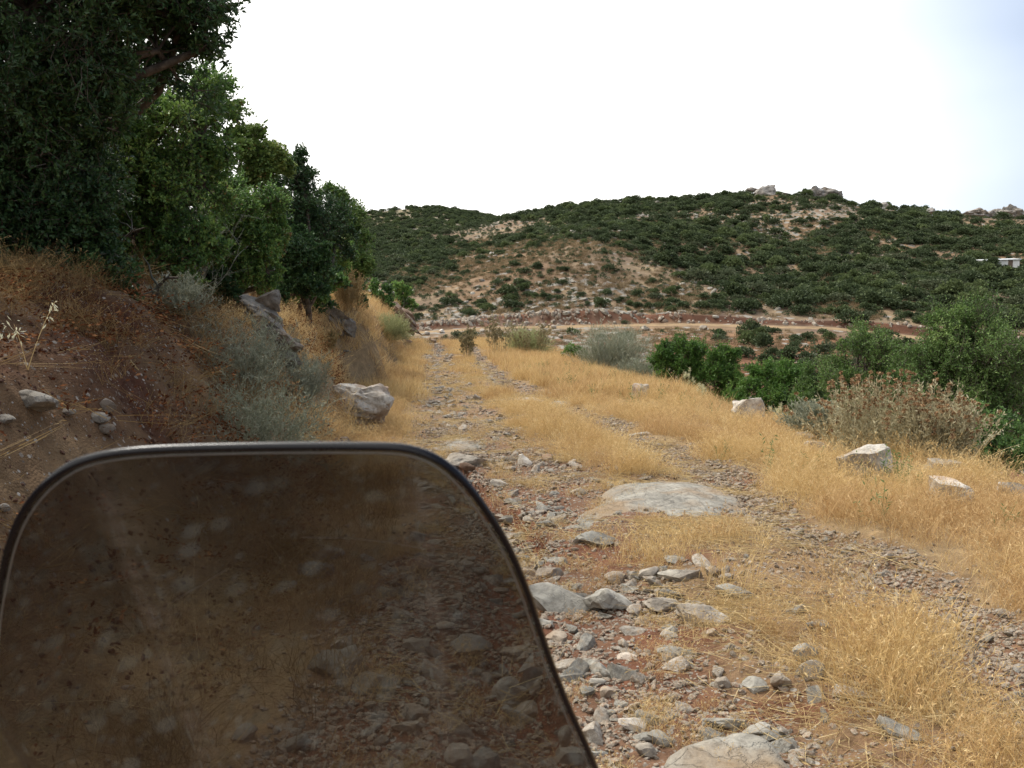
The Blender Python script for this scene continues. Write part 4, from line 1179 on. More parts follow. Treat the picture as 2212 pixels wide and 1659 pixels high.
g3 = 'trees and tall shrubs of the left bank'
leafy('tree', 'tree', 'dark tree leaning over from the upper left corner against the sky', foot(-130, 7.6), lobes_px([(60, 20, 7.2, 230), (250, 20, 7.4, 165), (340, 110, 7.5, 120), (440, 50, 7.6, 66), (400, -40, 7.5, 110), (40, 190, 7.2, 170), (190, 210, 7.4, 120), (150, -170, 7.4, 260), (460, 96, 7.6, 40), (300, -110, 7.4, 150)]),
      'oak_dark', 4200, .052, .021, 15, .1, .11, g3, 11, 15)
leafy('tree', 'tree', 'unseen dark oak added left of the view to shade the bank', np.array([-5.8, 3.4, float(H(-5.8, 3.4))]), [(-3.6, 4.0, 4.6, 1.2), (-4.8, 2.4, 4.4, 1.5), (-5.4, 5.2, 4.9, 1.4), (-6.4, 3.6, 5.4, 1.6)],
      'oak_dark', 1500, .08, .04, 13, .1, .11, g3, 10, 14)  # added out of view so that its crown shades the near bank
leafy('tree', 'tree', 'bright green oak with a dense rounded crown in the middle of the left bank', foot(300, 9.6), lobes_px([(330, 320, 9.2, 120), (270, 250, 9.2, 90), (420, 300, 9.4, 80), (240, 420, 9.0, 120), (350, 430, 9.2, 110), (440, 400, 9.5, 72), (450, 235, 9.6, 62), (460, 180, 9.8, 42), (300, 520, 9.0, 90), (180, 330, 9.0, 100), (360, 560, 9.0, 70), (250, 600, 9.0, 66), (420, 520, 9.2, 60)]),
      'oak', 4300, .042, .024, 14, .15, .10, g3, 12, 15)
leafy('tree', 'tree', 'shaded green shrubby tree filling the far left under the dark tree', foot(40, 7.6), lobes_px([(60, 400, 7.4, 150), (130, 500, 7.3, 110), (20, 540, 7.2, 110), (200, 590, 7.4, 80), (100, 620, 7.3, 60), (-40, 350, 7.4, 150), (60, 640, 7.2, 70), (230, 640, 7.6, 56), (-20, 600, 7.0, 90), (150, 650, 7.3, 50)]),
      'oak_dark', 3900, .042, .024, 14, .15, .07, g3, 13, 14)
leafy('tree', 'tree', 'yellow green tree top with a gap of sky at its left', foot(560, 14.5), lobes_px([(545, 330, 14.2, 50), (580, 372, 14.2, 48), (520, 300, 14.4, 36), (600, 340, 14.4, 36), (560, 430, 14.2, 50), (490, 230, 14.4, 30)]),
      'oak_yellow', 1500, .055, .034, 12, .15, .08, g3, 14, 12)
leafy('tree', 'tree', 'tall dark tree with a feathery tip right of the yellow green tree', foot(660, 18), lobes_px([(640, 430, 18, 66), (632, 362, 18, 30), (648, 340, 18, 18), (690, 470, 18.4, 58), (660, 530, 18, 70), (720, 520, 18.5, 46), (655, 392, 18, 34), (670, 600, 17.5, 46), (710, 600, 17.5, 34), (690, 636, 17.3, 30), (660, 640, 17.3, 26)]),
      'oak_dark', 2400, .06, .03, 12, .3, .09, g3, 15, 13, sprig=.5)
leafy('shrub', 'shrub', 'rounded light green shrub in front of the tall dark tree', foot(520, 11), lobes_px([(520, 470, 10.6, 74), (560, 530, 10.6, 56), (470, 540, 10.4, 62), (530, 590, 10.5, 44), (480, 440, 10.8, 42), (440, 600, 10.4, 40), (590, 490, 10.7, 32), (400, 560, 10.3, 50), (575, 585, 10.5, 30)]),
      'oak', 2900, .036, .022, 13, .15, .06, g3, 16, 14)
leafy('shrub', 'shrub', 'dense dark green shrub overhanging the shaded round stone', foot(660, 14.6), lobes_px([(650, 555, 14.2, 50), (690, 580, 14.2, 34), (630, 590, 14.2, 36), (668, 612, 14.1, 28), (640, 520, 14.4, 28), (702, 550, 14.3, 22), (610, 640, 14.1, 24), (700, 622, 14.1, 20)]),
      'oak_dark', 1500, .045, .028, 13, .1, .05, g3, 17, 13)
leafy('tree', 'tree', 'greyish green far tree ending the row above the tan dry shrub', foot(745, 24), lobes_px([(735, 470, 24, 44), (765, 520, 24, 34), (745, 560, 24, 50), (775, 585, 24, 26), (710, 440, 24, 32), (750, 440, 24.2, 16), (775, 455, 24.4, 10)]),
      'olive', 1500, .075, .034, 12, .3, .09, g3, 18, 13, sprig=.4)
leafy('tree', 'tree', 'dark tree standing behind the bright green oak', foot(240, 14.5), lobes_px([(260, 330, 14, 230), (120, 430, 14, 200), (400, 420, 14.4, 110), (420, 330, 14.6, 60), (330, 520, 14, 130), (480, 400, 14.5, 60), (560, 500, 15, 70), (120, 150, 14, 200), (480, 560, 14, 60), (590, 590, 14.6, 40)]),
      'oak_dark', 3300, .075, .045, 12, .1, .14, g3, 19, 15)
leafy('shrub', 'shrub', 'small green bush beside the steep reddish outcrop', foot(826, 33), lobes_px([(822, 638, 33, 24), (838, 660, 33, 18), (806, 655, 33, 16)]), 'oak', 420, .09, .055, 11, .1, .03, g3, 20, 9)
leafy('shrub', 'shrub', 'tiny dark bush at the foot of the tan dry shrub', foot(770, 24), lobes_px([(768, 662, 22, 18), (782, 650, 22, 12)]), 'oak_dark', 260, .06, .035, 11, .1, .02, g3, 21, 8)
leafy('shrub', 'shrub', 'green bush right behind the steep reddish outcrop', foot(872, 40), lobes_px([(868, 640, 41, 20), (880, 655, 41, 16), (858, 625, 41, 14)]), 'oak', 300, .10, .06, 11, .1, .03, g3, 22, 8)

def lobes_big(L):
    return lobes_px([(a, b + 4, d, r * 1.22) for a, b, d, r in L])
leafy('shrub', 'shrub', 'low dark bush between the bare thorny bush and the layered outcrop', foot(455, 10.6), lobes_px([(440, 620, 10.2, 40), (480, 615, 10.3, 34), (400, 625, 10.1, 34), (360, 640, 10.0, 30)]), 'oak_dark', 1100, .034, .02, 13, .1, .03, g3, 24, 11)
leafy('shrub', 'shrub', 'low green bush closing the gap under the tall dark tree', foot(650, 16.2), lobes_px([(640, 622, 15.8, 34), (690, 625, 15.8, 34), (600, 615, 15.8, 30), (725, 612, 16, 24), (560, 610, 15.6, 30)]), 'oak', 1300, .045, .028, 13, .1, .03, g3, 25, 11)
leafy('shrub', 'shrub', 'sloping green bush filling in between the round shrub and the grey tree', foot(700, 20), lobes_px([(690, 520, 19, 46), (730, 560, 20, 40), (650, 500, 18.5, 44), (600, 450, 18.5, 40)]), 'oak', 1700, .055, .034, 13, .15, .04, g3, 26, 12)
g4 = 'shrubs and trees growing below the right verge'
leafy('tree', 'tree', 'large bushy wild olive at the right edge beyond the verge', foot(2080, 15.5), lobes_big([(2090, 780, 15, 88), (2040, 745, 15, 54), (2120, 740, 15.2, 50), (2150, 800, 15, 58), (2040, 850, 14.8, 80), (2130, 880, 14.8, 84), (2075, 715, 15.2, 26), (1990, 800, 15, 50), (2180, 900, 14.6, 60), (2170, 960, 14.2, 50)]),
      'olive', 4200, .046, .016, 15, .55, .10, g4, 31, 15, sprig=.5)
leafy('tree', 'tree', 'slender loose crowned wild olive left of the large one', foot(1880, 17), lobes_big([(1870, 790, 16.5, 54), (1830, 840, 16.5, 50), (1910, 760, 16.8, 36), (1920, 830, 16.5, 52), (1860, 730, 17, 24), (1800, 800, 17, 28), (1880, 880, 16.4, 54), (1960, 860, 16.3, 46), (1820, 745, 17, 14)]),
      'olive', 2300, .046, .015, 13, .6, .07, g4, 32, 13, sprig=.9)
leafy('shrub', 'shrub', 'fresh green shrub, leftmost of the three behind the verge', foot(1465, 22.5), lobes_big([(1462, 790, 22, 40), (1495, 775, 22, 34), (1440, 770, 22, 24), (1505, 810, 22, 30), (1470, 750, 22.4, 16)]), 'fresh', 1500, .06, .026, 12, .6, .04, g4, 33, 12, sprig=.5)
leafy('shrub', 'shrub', 'fresh green shrub with an upright tip, middle one of the three', foot(1565, 22), lobes_big([(1562, 800, 21.5, 36), (1570, 765, 21.5, 20), (1545, 830, 21.3, 36), (1585, 840, 21.2, 30)]), 'fresh', 1300, .06, .026, 12, .6, .04, g4, 34, 12, sprig=.5)
leafy('shrub', 'shrub', 'broad green shrub, rightmost of the three behind the verge', foot(1670, 20), lobes_big([(1660, 830, 19.5, 40), (1700, 830, 19.5, 38), (1640, 870, 19, 42), (1700, 872, 19, 40), (1600, 860, 19.5, 30), (1722, 800, 19.8, 20)]), 'fresh', 1700, .055, .026, 12, .5, .04, g4, 35, 12, sprig=.3)
leafy('shrub', 'shrub', 'small bright green bush left of the grey wispy shrub', foot(1240, 31), lobes_big([(1238, 758, 30, 16), (1255, 762, 30, 12), (1224, 764, 30, 9)]), 'fresh', 420, .075, .04, 11, .4, .02, g4, 36, 8)
leafy('shrub', 'shrub', 'dark green low shrub at the right behind the sage shrub', foot(2110, 12.6), lobes_big([(2100, 930, 12.2, 42), (2130, 965, 12, 40), (2075, 965, 12, 36), (2160, 930, 12.3, 40), (2190, 985, 12, 40)]), 'oak', 1700, .036, .02, 13, .3, .04, g4, 37, 12)

leafy('shrub', 'shrub', 'low green shrub filling the gap left of the slender wild olive', foot(1770, 19), lobes_big([(1765, 850, 18.5, 44), (1740, 880, 18.3, 36), (1790, 890, 18.3, 36)]), 'olive', 1200, .05, .02, 12, .5, .04, g4, 38, 11, sprig=.3)
leafy('shrub', 'shrub', 'olive green bush between the large wild olive and the sage shrub', foot(1990, 14.5), lobes_big([(1975, 900, 14, 44), (2020, 930, 13.8, 40), (1950, 860, 14.4, 40)]), 'olive', 1300, .045, .018, 12, .5, .04, g4, 39, 11, sprig=.3)
# ------------------------------------------------------------------ stem shrubs
def stems(n, hgt, spread, g, K=5, basr=.1, curve=.2, w0=.004):
    az_ = g.random(n) * 6.283; ln = np.abs(g.normal(0, spread, n))
    D = np.stack([np.cos(az_) * np.sin(ln), np.sin(az_) * np.sin(ln), np.cos(ln)], 1)
    B = np.stack([np.cos(az_), np.sin(az_), np.zeros(n)], 1) * (basr * g.random(n) ** .5)[:, None]
    hh = hgt * g.uniform(.6, 1.05, n)
    t = np.linspace(0, 1, K)[None, :, None]
    C = (np.array([0, 0, 1.]) * .5 + g.normal(0, .5, (n, 3))) * (curve * hh)[:, None]
    P = B[:, None] + D[:, None] * hh[:, None, None] * t + C[:, None] * (t ** 2 - t)
    W = w0 * np.linspace(1, .35, K)[None] * g.uniform(.7, 1.3, (n, 1))
    return P, W, D
def branch_off(P, g, per, length, angle, w, K=3, f0=.25):
    n = len(P); out_ = []
    for q in range(per):
        f = g.uniform(f0, .98, n) * (P.shape[1] - 1)
        i = np.minimum(f.astype(int), P.shape[1] - 2); fr = (f - i)[:, None]
        st = P[np.arange(n), i] * (1 - fr) + P[np.arange(n), i + 1] * fr
        d = unit(P[np.arange(n), i + 1] - P[np.arange(n), i])
        dd = unit(d + rdir(n, g) * angle)
        L = length * g.uniform(.5, 1.1, n)
        t = np.linspace(0, 1, K)[None, :, None]
        out_.append(st[:, None] + dd[:, None] * L[:, None, None] * t + g.normal(0, .12, (n, 1, 3)) * L[:, None, None] * t ** 2)
    P2 = np.concatenate(out_)
    return P2, w * np.tile(np.linspace(1, .4, K), (len(P2), 1))
def ball(c, r, g, mat_bag, tint):
    pass
def stem_shrub(name, cat, label, px, py, width, height, mat, style, group=None, seed=1, dist=None):
    """stands at the ground point seen at px, py"""
    p = hit(px, py) if dist is None else foot(px, dist)
    g = np.random.default_rng(seed)
    rt = root(name, p, label, cat, group)
    wd = width / F * p[1] / 2; h = {'silver': 1.05, 'sage': 1.55, 'panicle': .95, 'thorn': 1.1}.get(style, 1.3) * height / F * p[1]
    b = Bag(); hd = Bag(); lf = Bag()
    sp = math.atan2(wd, h) * .75
    if style == 'silver':
        P, W, D = stems(130, h, sp * 1.1, g, basr=wd * .55, curve=.5, w0=.0026)
        b.add(ribbons(P, W, g, np.clip(g.normal(.4, .18, len(P)), 0, 1)))
        P2, W2 = branch_off(P, g, 9, h * .26, .8, .0022); b.add(ribbons(P2, W2, g, np.clip(g.normal(.5, .2, len(P2)), 0, 1)))
        P3, W3 = branch_off(P2, g, 6, h * .07, 1.1, .0026, 2); b.add(ribbons(P3, W3, g, np.clip(g.normal(.6, .22, len(P3)), 0, 1)))
    elif style == 'wisp':
        P, W, D = stems(260, h, sp, g, basr=wd * .5, curve=.3, w0=.004)
        b.add(ribbons(P, W, g, np.clip(g.normal(.4, .18, len(P)), 0, 1)))
        P2, W2 = branch_off(P, g, 10, h * .3, .5, .004); b.add(ribbons(P2, W2, g, np.clip(g.normal(.55, .2, len(P2)), 0, 1)))
        P3, W3 = branch_off(P2, g, 3, h * .08, .8, .006, 2); b.add(ribbons(P3, W3, g, np.clip(g.normal(.6, .22, len(P3)), 0, 1)))
    elif style == 'panicle':
        P, W, D = stems(80, h, sp * .8, g, basr=wd * .55, curve=.15, w0=.005)
        b.add(ribbons(P, W, g, np.clip(g.normal(.4, .18, len(P)), 0, 1)))
        P2, W2 = branch_off(P, g, 10, h * .2, .5, .004); b.add(ribbons(P2, W2, g, np.clip(g.normal(.5, .2, len(P2)), 0, 1)))
        for q in range(8):
            f = g.random(len(P2))[:, None]; c = P2[:, 0] * (1 - f) + P2[:, -1] * f
            hd.add(leaves(c, rdir(len(c), g), .03 * g.uniform(.6, 1.3, len(c)), .02, g, np.clip(g.normal(.6, .25, len(c)), 0, 1)))
    elif style == 'sage':
        P, W, D = stems(460, h * .9, sp, g, basr=wd * .8, curve=.35, w0=.0032)
        P[..., 1] *= .75
        b.add(ribbons(P, W, g, np.clip(g.normal(.5, .2, len(P)), 0, 1)))
        for q in range(22):
            f = g.uniform(.15, .97, len(P)) * 4; i = np.minimum(f.astype(int), 3); fr = (f - i)[:, None]
            c = P[np.arange(len(P)), i] * (1 - fr) + P[np.arange(len(P)), i + 1] * fr
            lf.add(leaves(c, D * .7 + rdir(len(P), g) * .7, .055 * g.uniform(.6, 1.2, len(c)), .016, g, np.clip(g.normal(.62, .25, len(c)), 0, 1)))
        tip = P[g.random(len(P)) < .40, -1]
        for q in range(2):
            m = g.random(len(tip)) < (1 if q == 0 else .45)
            c = tip[m] - np.array([0, 0, .05 * q])
            for w_ in range(16):
                d = rdir(len(c), g) * np.array([1, 1, .7])
                hd.add(leaves(c + d * .002, d, .028, .022, g, np.clip(g.normal(.5, .25, len(c)), 0, 1), up=0))
    elif style == 'thistle':
        P, W, D = stems(16, h, sp, g, basr=wd * .6, curve=.15, w0=.008)
        b.add(ribbons(P, W, g, np.full(len(P), .5)))
        P2, W2 = branch_off(P, g, 8, h * .3, .5, .006); b.add(ribbons(P2, W2, g, np.full(len(P2), .55)))
        for q in range(6):
            f = g.random(len(P2))[:, None]; c = P2[:, 0] * (1 - f) + P2[:, -1] * f
            lf.add(leaves(c, rdir(len(c), g), .07, .014, g, np.clip(g.normal(.4, .25, len(c)), 0, 1)))
        c = P2[:, -1]
        for w_ in range(18):
            d = rdir(len(c), g); hd.add(leaves(c, d, .045, .03, g, np.clip(g.normal(.5, .25, len(c)), 0, 1), up=0))
    elif style == 'thorn':
        P, W, D = stems(34, h, sp, g, K=6, basr=wd * .3, curve=.4, w0=.004)
        b.add(ribbons(P, W, g, np.clip(g.normal(.6, .2, len(P)), 0, 1)))
        P2, W2 = branch_off(P, g, 9, h * .34, .9, .003, 4, .1); b.add(ribbons(P2, W2, g, np.clip(g.normal(.6, .2, len(P2)), 0, 1)))
        P3, W3 = branch_off(P2, g, 5, h * .05, 1.3, .0022, 2); b.add(ribbons(P3, W3, g, np.clip(g.normal(.7, .2, len(P3)), 0, 1)))
    elif style == 'plume':
        P, W, D = stems(9, h, sp, g, basr=.03, curve=.2, w0=.0025)
        b.add(ribbons(P, W, g, np.full(len(P), .6)))
        c0 = P[:, -1]
        for w_ in range(60):
            d = unit(rdir(len(c0), g) + D * .4); hd.add(leaves(c0 - D * g.random((len(c0), 1)) * .07, d, .045, .004, g, g.uniform(.3, 1, len(c0)), up=0))
        P2, W2 = branch_off(P, g, 8, h * .2, .7, .002); lf.add(ribbons(P2, W2, g, np.full(len(P2), .4)))
    off = np.zeros(3)
    tag(link('stems', b.mesh('stems', M[mat]), rt), kind='stuff')
    hm = {'panicle': 'dry_shrub', 'sage': 'head', 'thistle': 'thistle', 'plume': 'plume'}.get(style)
    if hd.V: tag(link('seed_heads', hd.mesh('seed_heads', M[hm]), rt), kind='stuff')
    if lf.V: tag(link('foliage', lf.mesh('foliage', M[mat]), rt), kind='stuff')
    return rt
g5 = 'silver grey shrublets on the left bank'
SH = 'shrub'
stem_shrub(SH, SH, 'silver green spiny shrub right above the top edge of the windscreen', 545, 985, 270, 150, 'silver', 'silver', g5, 51)
stem_shrub(SH, SH, 'silver shrub with dry grass around it below the layered outcrop', 520, 850, 230, 150, 'silver', 'silver', g5, 52)
stem_shrub(SH, SH, 'narrow silver shrub between two larger silver shrubs at the gully edge', 640, 880, 120, 110, 'silver', 'silver', g5, 53)
stem_shrub(SH, SH, 'greyish shrublet in the shade under the light green shrub', 385, 680, 110, 80, 'silver', 'silver', g5, 54)
stem_shrub(SH, SH, 'small grey shrub on the bank top beside the little trunk', 600, 640, 90, 50, 'twig', 'silver', g5, 55)
stem_shrub(SH, SH, 'bare thorny grey bush standing before the oak', 405, 640, 170, 210, 'twig', 'thorn', None, 56)
stem_shrub(SH, SH, 'tan dry shrub with upright panicles on the left bank', 752, 672, 84, 88, 'dry_shrub', 'panicle', None, 57)
stem_shrub(SH, SH, 'pale green herb bush on the golden left bank', 838, 735, 90, 40, 'wormwood', 'wisp', None, 58)
stem_shrub(SH, SH, 'thin yellowish shrublet below the long weathered outcrop', 700, 770, 60, 60, 'wormwood', 'panicle', None, 59)
stem_shrub(SH, SH, 'grey wispy shrub spreading at the edge of the right verge', 1318, 800, 135, 80, 'silver', 'wisp', None, 60, dist=27)
stem_shrub(SH, SH, 'low silver shrub running down from the grey wispy shrub', 1388, 812, 110, 50, 'silver', 'wisp', None, 61, dist=24)
stem_shrub(SH, SH, 'pale yellow green bush at the end of the right verge', 1140, 765, 100, 40, 'wormwood', 'wisp', None, 62, dist=35)
stem_shrub('thistle', 'thistle', 'tall dried thistles with many heads at the end of the verge', 1078, 770, 60, 66, 'thistle', 'thistle', 'dried thistles', 63)
stem_shrub('thistle', 'thistle', 'dried thistle group in front of the pale yellow green bush', 1150, 768, 70, 50, 'thistle', 'thistle', 'dried thistles', 64)
stem_shrub('thistle', 'thistle', 'single dried thistle between the wheel ruts far up the track', 1010, 775, 26, 46, 'thistle', 'thistle', 'dried thistles', 65)
stem_shrub(SH, SH, 'big sage shrub covered with round brown seed heads', 1930, 960, 290, 128, 'phlomis', 'sage', None, 67, dist=10.9)
stem_shrub(SH, SH, 'right shoulder of sage with brown heads leaning to the dark shrub', 2035, 985, 130, 104, 'phlomis', 'sage', None, 68, dist=10.2)
stem_shrub(SH, SH, 'pale sage shrublet left of the big sage shrub', 1768, 938, 120, 56, 'silver', 'wisp', None, 69, dist=12.2)
stem_shrub('plume_plant', 'plant', 'left one of two pale feathery plumes at the verge edge', 1488, 850, 26, 52, 'wormwood', 'plume', None, 70, dist=19)
stem_shrub('plume_plant', 'plant', 'right one of two pale feathery plumes at the verge edge', 1520, 858, 30, 40, 'wormwood', 'plume', None, 71, dist=18)
stem_shrub('plume_plant', 'plant', 'pale feathery plume beside the pointed pale rock', 1682, 910, 30, 40, 'wormwood', 'plume', None, 72, dist=14)

def oat_stalks(label, px, py, tips, seed):
    """long wild oat stalks leaning over, with hanging spikelets"""
    g = np.random.default_rng(seed); p = hit(px, py)
    rt = root('wild_oat', p, label, 'plant')
    b = Bag(); sd_ = Bag()
    for (tx, ty) in tips:
        e = at(tx, ty, p[1] + g.uniform(-.2, .2)) - p
        t = np.linspace(0, 1, 8)[:, None]
        c = e * t + np.array([0, 0, 1]) * (.25 * np.linalg.norm(e)) * (t - t ** 2)
        b.add(ribbons(c[None], np.linspace(.003, .0012, 8)[None], g, np.array([.6])))
        for q in range(14):
            f = .65 + .35 * q / 14
            k_ = min(int(f * 7), 6); fr = f * 7 - k_
            c0 = c[k_] * (1 - fr) + c[k_ + 1] * fr
            sd_.add(leaves((c0 + g.normal(0, .015, 3))[None], np.array([[g.normal(0, .35), g.normal(0, .3), -1 + .5]]) + rdir(1, g) * .5, .035, .008, g, np.array([.9])))
    tag(link('stems', b.mesh('stems', M['straw']), rt), kind='stuff'); tag(link('spikelets', sd_.mesh('spikelets', M['plume']), rt), kind='stuff')
oat_stalks('arching wild oat with hanging pale spikelets at the right edge', 2085, 1020, [(2190, 905), (2150, 930), (2205, 960)], 81)
oat_stalks('pale wild oat spike in front of the sage shrub', 1795, 960, [(1830, 862), (1818, 880)], 82)
oat_stalks('wild oat stalks arching over the pointed pale rock', 1560, 880, [(1668, 838), (1640, 850), (1612, 842), (1655, 868)], 83)
oat_stalks('long curved stalk over the windscreen side of the bank', 300, 800, [(190, 700), (150, 745), (60, 720), (230, 760)], 84)
oat_stalks('curved dry stalks at the far left edge of the bank', 60, 800, [(0, 690), (120, 650), (30, 700)], 85)
oat_stalks('tall thin oat before the middle fresh green shrub', 1560, 845, [(1575, 790), (1568, 812)], 86)

# dead branch
def dead_branch(label, pts, r0, d, seed):
    g = np.random.default_rng(seed)
    P = np.array([at(px, py, dd) for (px, py, dd) in pts])
    rt = root('dead_branch', P[0], label, 'branch')
    V, Q, T = tube(P - P[0], np.linspace(r0, r0 * .3, len(P)), 6)
    link('stem', np_mesh('stem', V, Q, M['bark'], True), rt)
    for k in range(5):
        i = int(g.integers(1, len(P) - 1)); e = P[i] + unit(g.normal(size=3) + np.array([0, 0, .5])) * g.uniform(.12, .3)
        q = np.linspace(P[i], e, 4) + g.normal(0, .01, (4, 3)); V, Q, T = tube(q - P[0], np.linspace(r0 * .4, r0 * .12, 4), 5)
        link('side_twig', np_mesh('side_twig', V, Q, M['twig'], True), rt)
f0 = hit(250, 700)
dead_branch('pale forked dead branch in front of the oak foliage', [(215, 640, 8.0), (240, 560, 8.0), (262, 520, 7.9), (285, 500, 7.9), (312, 492, 7.9)], .016, 8, 91)
dead_branch('dark crooked branch rising from the shaded bank', [(345, 690, 7.8), (335, 655, 7.8), (340, 620, 7.8), (360, 600, 7.8), (385, 600, 7.8)], .03, 8, 92)

# ------------------------------------------------------------------ hill scrub
def bush_mesh(seed, n=620, mat='far_bush', leaf=.2):
    g = np.random.default_rng(seed); b = Bag()
    k = 9
    d = rdir(k, g); d[:, 2] = np.abs(d[:, 2]) * .8
    c = d * g.uniform(.35, .7, (k, 1)); r = g.uniform(.3, .5, k)
    i = g.integers(0, k, n)
    dd = rdir(n, g); dd[:, 2] = np.where(dd[:, 2] < -.3, -dd[:, 2], dd[:, 2])
    P = c[i] + dd * (r[i] * g.uniform(.7, 1.1, n))[:, None]
    P[:, 2] = np.maximum(P[:, 2] + .15, 0)
    tint = np.clip(.3 + .35 * P[:, 2] * .6 + g.normal(0, .07, k)[i] + g.normal(0, .12, n), 0, 1)
    b.add(leaves(P, dd + rdir(n, g) * .8, leaf * g.uniform(.6, 1.2, n), leaf * .7, g, tint, up=.9))
    return b.mesh('scrub_bush', M[mat])
PB = [bush_mesh(900 + i, mat='far_mid' if i % 3 == 2 else 'far_bush') for i in range(8)] + [bush_mesh(920, 520, 'far_pale')]
g6 = np.random.default_rng(99)
def spur_mask(x, y):
    r = np.hypot(x, y); px = px_of(x, y)
    t = (r - 114) / 126
    right = np.interp(r, [114, 125, 145, 165, 175], [1700, 1580, 1420, 1290, 1200])
    m = sstep(50, -60, px - right + 40 * fbm(x * .08, y * .08, 2, 2)) * sstep(178, 160, r + 8 * fbm(x * .05, y * .05, 7, 2))
    return m
def far_hill_pts(n, px0, px1, r0, r1):
    r = np.sqrt(g6.uniform(r0 ** 2, r1 ** 2, n)); u = (g6.uniform(px0, px1, n) - CX) / F
    c = 1 / np.sqrt(1 + u * u)
    return r * c * u, r * c
x, y = far_hill_pts(26000, 560, 2750, 115.5, 246)
sp = spur_mask(x, y)
r = np.hypot(x, y); px = px_of(x, y)
nn = fbm(x * .045, y * .045, 40, 3)
tt_ = np.clip((r - 114) / 126, 0, 1)
dens = np.clip(.50 + .62 * tt_ + .85 * nn, .10, 1) * (1 - sp) + sp * np.clip(.12 + .6 * sstep(-.05, .5, fbm(x * .06, y * .06, 44, 3)) + .75 * sstep(131, 119, r) * sstep(-.5, .3, fbm(x * .09, y * .09, 47, 2)), 0, 1)
dens = dens * np.where(px < 1090, np.clip(.62 + .6 * nn, .08, 1), 1) * .50
CR = [(1610, 1725), (1748, 1860), (1890, 1935), (1985, 2015), (2060, 2212), (1735, 1752)]
cm = np.zeros(len(x), bool)
for a_, b_ in CR: cm |= (px > a_) & (px < b_) & (r > 214)
k = (g6.random(len(x)) < dens) & ~(cm & (g6.random(len(x)) < .85)); x, y = x[k], y[k]; sp = sp[k]
bs = (.38 + 1.35 * g6.random(len(x)) ** 2.2) * np.where(sp > .5, .72, 1.0)
x2, y2 = far_hill_pts(7500, 600, 1320, 250, 475)
k = g6.random(len(x2)) < np.clip(.95 + .8 * fbm(x2 * .04, y2 * .04, 41, 3), .15, 1); x2, y2 = x2[k], y2[k]
b2 = g6.uniform(.8, 1.6, len(x2))
x3, y3 = far_hill_pts(1500, 840, 2400, 50, 106)
pxx = px_of(x3, y3)
dn = .025 + .45 * np.exp(-((pxx - 1720) / 130) ** 2) * sstep(.0, .3, fbm(x3 * .12, y3 * .12, 18, 2) + .15) + .3 * sstep(1750, 1900, pxx)
k = (g6.random(len(x3)) < dn) & (local_dom(x3, y3) < .2); x3, y3 = x3[k], y3[k]
b3 = g6.uniform(.5, 1.25, len(x3))
BX = np.concatenate([x, x2, x3]); BY = np.concatenate([y, y2, y3]); BS = np.concatenate([bs, b2, b3])
# hand placed bushes of the valley side and the road edge
for (qx, qy, rad) in [(1615, 745, 1.1), (1650, 752, 1.2), (1640, 725, .9), (1700, 775, 1.1), (1718, 738, .9), (1605, 722, .6), (988, 730, .8), (1745, 735, .7), (1840, 700, 1.5), (1300, 728, .45), (1350, 700, .5), (1770, 820, .9), (1620, 800, .9), (1760, 870, .8), (1690, 845, .7)]:
    p = hit(qx, qy); BX = np.append(BX, p[0]); BY = np.append(BY, p[1]); BS = np.append(BS, rad)
BZ = H(BX, BY)
pjx, pjy, pjd = project(np.stack([BX, BY, BZ], 1))
vis = (pjx > 790) & (pjx < 2240)
sc_ = np.where(vis, BS / pjd, 0)
order = np.argsort(-sc_)
NB = 290
def hill_phrase(x, y, px):
    r = math.hypot(x, y)
    LM = [(930, 'left of the spur'), (1060, 'on the left flank line'), (1200, 'below the saddle'), (1330, 'over the white road boulders'), (1450, 'left of the spur foot'), (1560, 'at the right foot of the spur'), (1670, 'under the highest crag'),
          (1790, 'under the flat topped crag'), (1920, 'under the low rounded crag'), (2040, 'under the skyline bushes'), (2140, 'under the long crag'), (2300, 'under the hut')]
    sd = min(LM, key=lambda q: abs(q[0] - px))[1]
    if r < 107: return f'in the valley {sd}'
    if r < 118: return f'above the cut {sd}'
    if r < 128: return f'low down {sd}'
    if r < 145: return f'halfway up {sd}'
    return f'high up {sd}'
todo = []
for i in order[:NB]:
    k_ = int(g6.integers(0, len(PB) - 1)) if g6.random() < .85 else len(PB) - 1
    s_ = float(BS[i]) * 1.08; zs = float(g6.choice([.72, .95, 1.2]))
    o = link('scrub_bush', PB[k_], loc=(float(BX[i]), float(BY[i]), float(BZ[i]) - .1 * s_), rot=(0, 0, g6.random() * 6.28), scl=(s_ * 1.15, s_ * 1.15, s_ * zs))
    ph = hill_phrase(float(BX[i]), float(BY[i]), float(pjx[i]))
    shp = 'tall' if zs > 1.1 else 'flat' if zs < .8 else 'round'
    szw = 'large' if s_ > 1.3 else 'middling' if s_ > .9 else 'small'
    colr = 'pale' if k_ == len(PB) - 1 else 'dark'
    tag(o, None, 'bush')
    todo.append((o, f'{szw} {shp} {colr} bush {ph}', f'bushes {ph}'))
single_out(todo)
rs = order[NB:]; n = len(rs)
pk = np.where(g6.random(n) < .9, g6.integers(0, len(PB) - 1, n), len(PB) - 1)
ss = BS[rs] * 1.05
scatter('scrub', 'green maquis scrub covering the hillsides', np.stack([BX[rs], BY[rs], BZ[rs] - .1 * ss], 1), np.stack([np.zeros(n), np.zeros(n), g6.random(n) * 6.28], 1),
        np.stack([ss * 1.15, ss * 1.15, ss * g6.uniform(.75, 1.1, n)], 1), pk, PB)

